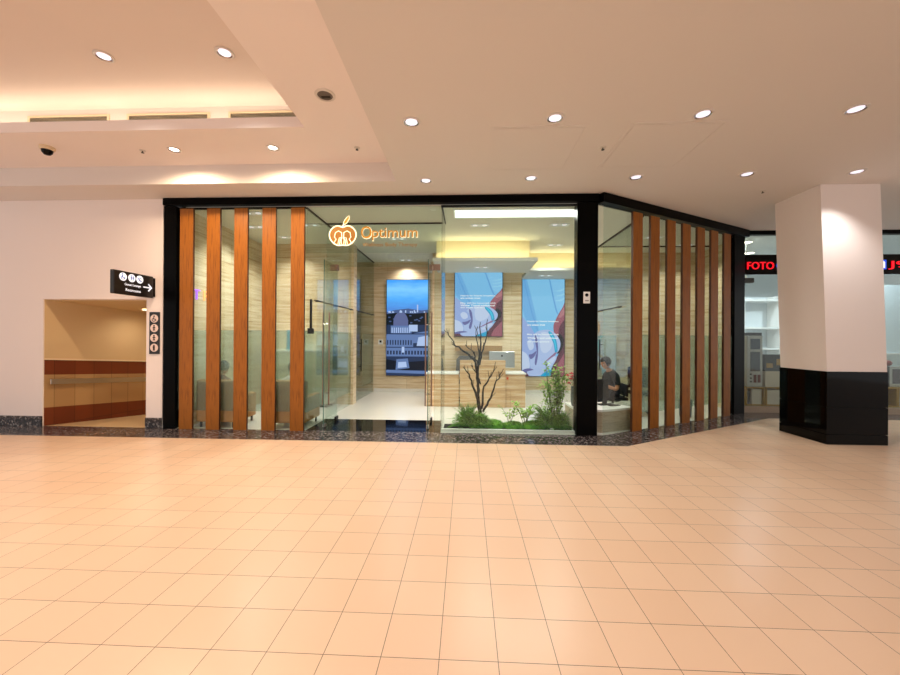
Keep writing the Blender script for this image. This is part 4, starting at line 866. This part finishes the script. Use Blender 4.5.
    for sg in (-1, 1):
        mb = MB(); mb.ball(hp(.084, sg * .032, .010), .010, .014, .008, 10, rot); e = mb.build('eye', 'white', None, True); e.parent = t; e.matrix_local = mtx
        mb = MB(); mb.ball(hp(.092, sg * .032, .010), .005, .006, .006, 8, rot); e2 = mb.build('pupil', 'blackmatte', None, True); e2.parent = e
        mb = MB(); mb.tube([hp(.086, sg * .014, .036), hp(.090, sg * .034, .041), hp(.078, sg * .054, .036)], .005, 6); e3 = mb.build('eyebrow', 'hair', None, True); e3.parent = t; e3.matrix_local = mtx
    return t, mtx, hz
man_at = (3.07, 7.85, 0); man_rz = PI + .22
t, mtx, hz = person(man_at, man_rz, 'man in a black T-shirt sitting with bowed head and looking at a phone', 'shirt', bow=.5)
mb = MB(); mb.obox((.475, -.036, hz + .30), (.012, 0, .004), (0, .072, 0), (-.03, 0, .135))
ph = mb.build('phone', 'blackg', bevel=.004); ph.matrix_world = Matrix.Translation(man_at) @ mtx; tag(ph, 'black phone held in the hands of the seated man', 'phone')

# ------------------------------------------------------------------ left waiting room behind the frosted glass
def tub_chair(x, y, lab):
    t = thing('armchair', (x, y, 0), lab, 'armchair', 'tan armchairs behind the left slats')
    MB().box(x - .36, x + .36, y - .30, y - .16, .10, .86).build('backrest', 'tan', t, bevel=.03)
    MB().box(x - .36, x - .24, y - .15, y + .40, .10, .56).build('armrest', 'tan', t, bevel=.03); MB().box(x + .24, x + .36, y - .15, y + .40, .10, .56).build('armrest', 'tan', t, bevel=.03)
    MB().box(x - .235, x + .235, y - .155, y + .40, .14, .29).build('seat', 'tan', t, bevel=.03)
    for a in (-.3, .3):
        for b in (-.24, .34): MB().tube([(x + a, y + b, 0), (x + a, y + b, .11)], .02, 8).build('leg', 'blackmatte', t)
tub_chair(-4.50, 6.82, 'tan armchair behind the frosted glass between the two leftmost slats'); tub_chair(-3.22, 6.82, 'tan armchair behind the frosted glass beside the glass entrance')
person((-4.70, 6.86, 0), PI / 2, 'person with dark hair seated with back turned in the left tan armchair', 'shirt2', bow=.1, seat=.29)
person((-3.32, 6.86, 0), PI / 2, 'person with dark hair seated with back turned in the tan armchair by the entrance', 'shirt3', bow=.1, seat=.29)
t = thing('side_cabinet', (-3.9, 8.7, 0), 'pale green cabinet at the back of the left room behind frosted glass', 'cabinet')
MB().box(-4.55, -3.2, 8.55, 9.0, .08, 1.30).build('body', mat('sage_panel', '#a9a78c', .5), t, bevel=.005)
for a, b in ((-4.54, -3.88), (-3.87, -3.21)):
    d = MB().box(a, b, 8.53, 8.55, .90, 1.28).build('door', mat('sage_door', '#b7b599', .5), t, bevel=.004); MB().box((a + b) / 2 - .06, (a + b) / 2 + .06, 8.515, 8.53, .94, .955).build('handle', 'steel', d)
MB().box(-4.6, -3.15, 8.52, 9.0, 1.30, 1.335).build('top', 'benchtop', t); MB().box(-4.5, -3.25, 8.6, 8.95, 0, .08).build('plinth', 'dark', t)
tag(MB().box(-4.22, -4.10, 8.6, 8.8, 1.335, 1.80).build('storage_box', 'bluecloth', base=True, bevel=.004), 'small dark blue box on the cabinet at the back of the left room', 'box')
for x, k in ((-3.72, .16), (-3.64, .22), (-3.52, .26)):
    tag(MB().lathe((x, 8.65, 1.335), [(0, 0), (.025, 0), (.025, k * .65), (.01, k * .75), (.01, k), (0, k)], 14).build('bottle', 'white', smooth=True, base=True), 'small pale bottle on the cabinet at the back of the left room', 'bottle', 'bottles on the back cabinet')
t = thing('waste_bin', (4.65, 8.15, 0), 'grey waste bin seen under the frosted film behind the angled slats', 'bin')
MB().lathe((4.65, 8.15, 0), [(0, 0), (.11, 0), (.13, .36), (.122, .36), (.105, .02), (0, .02)], 24).build('bucket', 'vase', t, smooth=True); MB().lathe((4.65, 8.15, 0), [(.135, .35), (.138, .37), (.12, .37), (.12, .35), (.135, .35)], 24).build('rim', 'steel', t)
t = thing('office_chair', (3.85, 8.3, 0), 'dark office chair behind the frosted film of the angled window', 'chair')
MB().box(3.62, 4.08, 8.1, 8.55, .42, .50).build('seat', 'darkfab', t, bevel=.02); MB().box(3.62, 4.08, 8.52, 8.58, .55, 1.02).build('backrest', 'darkfab', t, bevel=.02); MB().tube([(3.85, 8.32, .06), (3.85, 8.32, .42)], .03, 8).build('gas_lift', 'chrome', t)
for k in range(5): a = 2 * PI * k / 5; MB().tube([(3.85, 8.32, .08), (3.85 + .28 * math.cos(a), 8.32 + .28 * math.sin(a), .03)], .02, 6).build('castor_leg', 'blackmatte', t)

# ------------------------------------------------------------------ neighbouring photo shop
RY = 8.72
struct(MB().box(6.23, 16, RY - .04, RY + .06, 4.0, Z0).build('trim_14', 'black'))
pane('window_13', MB().box(6.25, 16, RY, RY + .012, .14, 3.10)); pane('window_14', MB().box(6.25, 16, RY, RY + .012, 3.55, 4.0))
struct(MB().box(6.25, 16, RY - .02, RY + .5, 0, .14).build('trim_15', mat('beige_plinth', '#b5a38c', .5)))
struct(MB().box(6.24, 16, RY + .1, 13, 4.0, 4.05).build('ceiling', 'fotowall')); struct(MB().box(6.24, 16, 12.2, 12.3, 0, 4.0).build('wall_photo_shop', 'fotowall'))
t = thing('shop_sign', (8, RY, 3.1), 'black sign band with red FOTO and J9 lettering over the neighbouring photo shop', 'sign')
MB().box(6.25, 16, RY - .05, RY - .001, 3.105, 3.545).build('board', 'blackg', t)
mb = MB(); text_bm(mb, 'FOTO', (6.28, RY - .052, 3.215), (1, 0, 0), (0, 0, 1), .575, .165, .02); text_bm(mb, 'J9', (9.295, RY - .052, 3.205), (1, 0, 0), (0, 0, 1), .36, .19, .02); mb.build('red_lettering', 'red', t)
emb = MB().box(9.05, 9.25, RY - .066, RY - .052, 3.21, 3.42).build('blue_badge', 'blue', t, bevel=.01)
MB().box(9.09, 9.21, RY - .072, RY - .066, 3.24, 3.37).ball((9.15, RY - .069, 3.37), .05, .003, .03).build('badge_mark', 'whitel', emb)
MB().lathe((6.98, RY - .052, 3.30), [(0, .012), (.07, .012), (.07, 0)], 24, (0, -1, 0)).build('badge', 'blue', t)
def foto_light(x, y, lab, p=1):
    t = thing('recessed_downlight', (x, y, 4.0), lab, 'ceiling light', 'photo shop downlights'); MB().lathe((x, y, 4.0), [(0, -.012), (.10, -.01), (.12, 0)], 24).build('lamp_glass', 'lampw', t)
    MB().lathe((x, y, 4.0), [(.122, 0), (.122, -.014), (.14, -.012), (.145, 0)], 24).build('trim_ring', 'white', t); lamp('shop_beam', 'SPOT', (x, y, 3.96), P_FOTO * p, COOL, (x, y, 0), t, spot_size=2.7, spot_blend=.6, shadow_soft_size=.1)
foto_light(6.75, 9.35, 'photo shop ceiling light nearest its window'); foto_light(7.65, 10.5, 'photo shop ceiling light deeper in the shop'); foto_light(9.5, 9.22, 'photo shop ceiling light right of the column', 2.2)
t = thing('dome_camera', (6.72, 9.3, 3.03), 'small black camera hanging inside the photo shop window', 'camera'); MB().tube([(6.72, 9.3, 3.12), (6.72, 9.3, 4.0)], .012, 8).build('stem', 'white', t); MB().box(6.62, 6.86, 9.22, 9.38, 3.0, 3.12).build('housing', 'blackmatte', t, bevel=.02)
t = thing('display_cabinet', (7.7, 11.2, 0), 'tall white glass-fronted shelving at the back of the photo shop', 'cabinet')
MB().box(6.6, 9.0, 11.55, 11.6, 0, 2.9).build('back_panel', 'fotowall', t)
for x in (6.6, 7.25, 7.95, 8.95): MB().box(x, x + .05, 11.1, 11.55, 0, 2.9).build('upright', 'white', t)
for z in (.05, .85, 1.35, 1.95, 2.75): MB().box(6.65, 8.95, 11.12, 11.55, z, z + .05).build('shelf', 'white', t)
for x0, x1 in ((6.66, 7.24), (7.31, 7.94)): MB().box(x0, x1, 11.5, 11.54, 2.05, 2.6).build('lit_backing', mat('warm_backing', '#cdbd86', .5), t)
cols = ['#3a8fb0', '#4a4f58', '#b9b2a4', '#2c3644', '#7a3a30']
for i in range(14):
    z = (.9, 1.4, 2.0)[i % 3]; x = 6.72 + (i // 3) * .24 + .05 * (i % 2)
    if 7.2 < x < 7.32: continue
    h_ = rnd.uniform(.12, .3); tag(MB().box(x, x + rnd.uniform(.10, .17), 11.18, 11.4, z, z + h_).build('product_box', mat('product_%d' % i, cols[i % 5], .5), base=True, bevel=.004), 'small product box on the white shelving of the photo shop', 'box', 'boxes on the photo shop shelves')
t = thing('umbrella_lamp', (6.70, 10.2, 0), 'pale blue domed lamp shade standing in the photo shop', 'lamp')
MB().lathe((6.95, 10.2, 0), [(0, .02), (.12, .02), (.12, 0)], 20).tube([(6.95, 10.2, .02), (6.95, 10.2, 1.55)], .015, 8).build('stand', 'white', t); MB().lathe((6.95, 10.2, 0), [(.30, 1.45), (.25, 1.60), (.12, 1.69), (0, 1.72)], 24).build('lamp_shade', 'bluecloth', t, smooth=True)
# things on the window plinth
def crate(x0, x1, y0, y1, z0, z1, lab, inner):
    t = thing('display_crate', ((x0 + x1) / 2, (y0 + y1) / 2, z0), lab, 'crate', 'yellow wood display crates')
    mb = MB().box(x0, x1, y0, y1, z0, z0 + .025).box(x0, x1, y0, y1, z1 - .025, z1).box(x0, x0 + .025, y0, y1, z0 + .025, z1 - .025).box(x1 - .025, x1, y0, y1, z0 + .025, z1 - .025); mb.build('frame', 'yellowwood', t)
    MB().box(x0 + .025, x1 - .025, y1 - .02, y1 - .005, z0 + .025, z1 - .025).build('back', 'cardboard', t)
    for a, b, h_, key in inner:
        tag(MB().box(x0 + a, x0 + b, y0 + .04, y0 + .14, z0 + .025, z0 + .025 + h_).build('photo_box', key, base=True, bevel=.004), 'box standing in the ' + lab, 'box', 'boxes in the display crates')
crate(6.37, 6.79, 8.80, 9.15, .14, .56, 'yellow wood crate under the silver printer', [(.04, .12, .30, 'screenblack'), (.15, .37, .34, 'cardboard')])
crate(6.81, 7.33, 8.80, 9.15, .14, .56, 'yellow wood crate left of the column', [(.04, .40, .33, 'cardboard')])
crate(9.16, 9.655, 8.80, 9.15, .14, .58, 'yellow wood crate right of the column', [(.06, .27, .34, 'cardboard')]); crate(9.665, 10.2, 8.80, 9.15, .14, .58, 'yellow wood crate at the right edge of the picture', [(.06, .27, .30, 'silver'), (.3, .5, .35, 'cardboard')])
t = thing('photo_printer', (6.58, 9.0, .56), 'tall silver photo kiosk with two dark screens in the neighbouring window', 'kiosk')
MB().box(6.42, 6.76, 8.84, 9.10, .565, 1.73).build('case', 'silver', t, bevel=.008); MB().box(6.44, 6.80, 8.92, 9.12, 1.73, 1.80).build('lid', 'blackmatte', t)
MB().box(6.49, 6.70, 8.832, 8.84, 1.42, 1.66).build('screen', mat('blue_dark_screen', '#16243c', .1), t); MB().box(6.49, 6.70, 8.832, 8.84, .92, 1.36).build('screen', 'screenblack', t)
for x, z, key in ((6.50, .85, 'blackmatte'), (6.50, .76, 'blackmatte'), (6.50, .68, 'blackmatte')): MB().lathe((x, 8.84, z), [(0, .01), (.018, .01), (.02, 0)], 14, (0, -1, 0)).build('knob', key, t)
for x in (6.59, 6.68): MB().box(x - .028, x + .028, 8.828, 8.84, .66, .84).build('button_panel', mat('dark_red_button', '#5c1a1c', .4), t)
tag(MB().box(6.82, 7.30, 8.84, 9.08, .56, .92).build('photo_box', 'cardboard', base=True, bevel=.006), 'cream box on the yellow crate left of the column', 'box')
t = thing('photo_box', (7.05, 9.0, .92), 'dark green printed box on top of the cream box left of the column', 'box'); MB().box(6.82, 7.30, 8.86, 9.08, .92, 1.30).build('carton', 'greenbox', t, bevel=.005); MB().box(6.86, 7.0, 8.856, 8.86, 1.0, 1.1).box(7.08, 7.22, 8.856, 8.86, 1.06, 1.2).build('print', 'yellowwood', t)
t = thing('picture_frame', (9.7, 8.95, .58), 'silver framed dark picture on the crates right of the column', 'picture')
MB().box(9.51, 9.585, 8.90, 9.05, .585, 1.05).build('side', 'blackmatte', t); MB().box(9.585, 10.1, 8.90, 8.95, .585, 1.05).build('frame', 'silver', t, bevel=.006); MB().box(9.65, 10.04, 8.894, 8.90, .66, .99).build('photo', mat('dark_photo', '#3a2220', .3), t)
tag(MB().ball((9.60, 8.98, 1.12), .11, .08, .07).build('toy', mat('dark_red_toy', '#7a2a24', .5), smooth=True, base=True), 'dark red rounded toy on top of the silver picture frame', 'toy')
t = thing('display_cabinet', (9.8, 9.6, 0), 'pale blue white display panel behind the right part of the photo shop window', 'panel'); MB().box(8.7, 12, 9.6, 9.66, 0, 3.0).build('panel', 'shelfglass', t); MB().box(8.7, 12, 9.56, 9.6, 1.30, 1.33).build('ledge', 'white', t)

for o in S.objects:
    if '_w' in o: del o['_w']
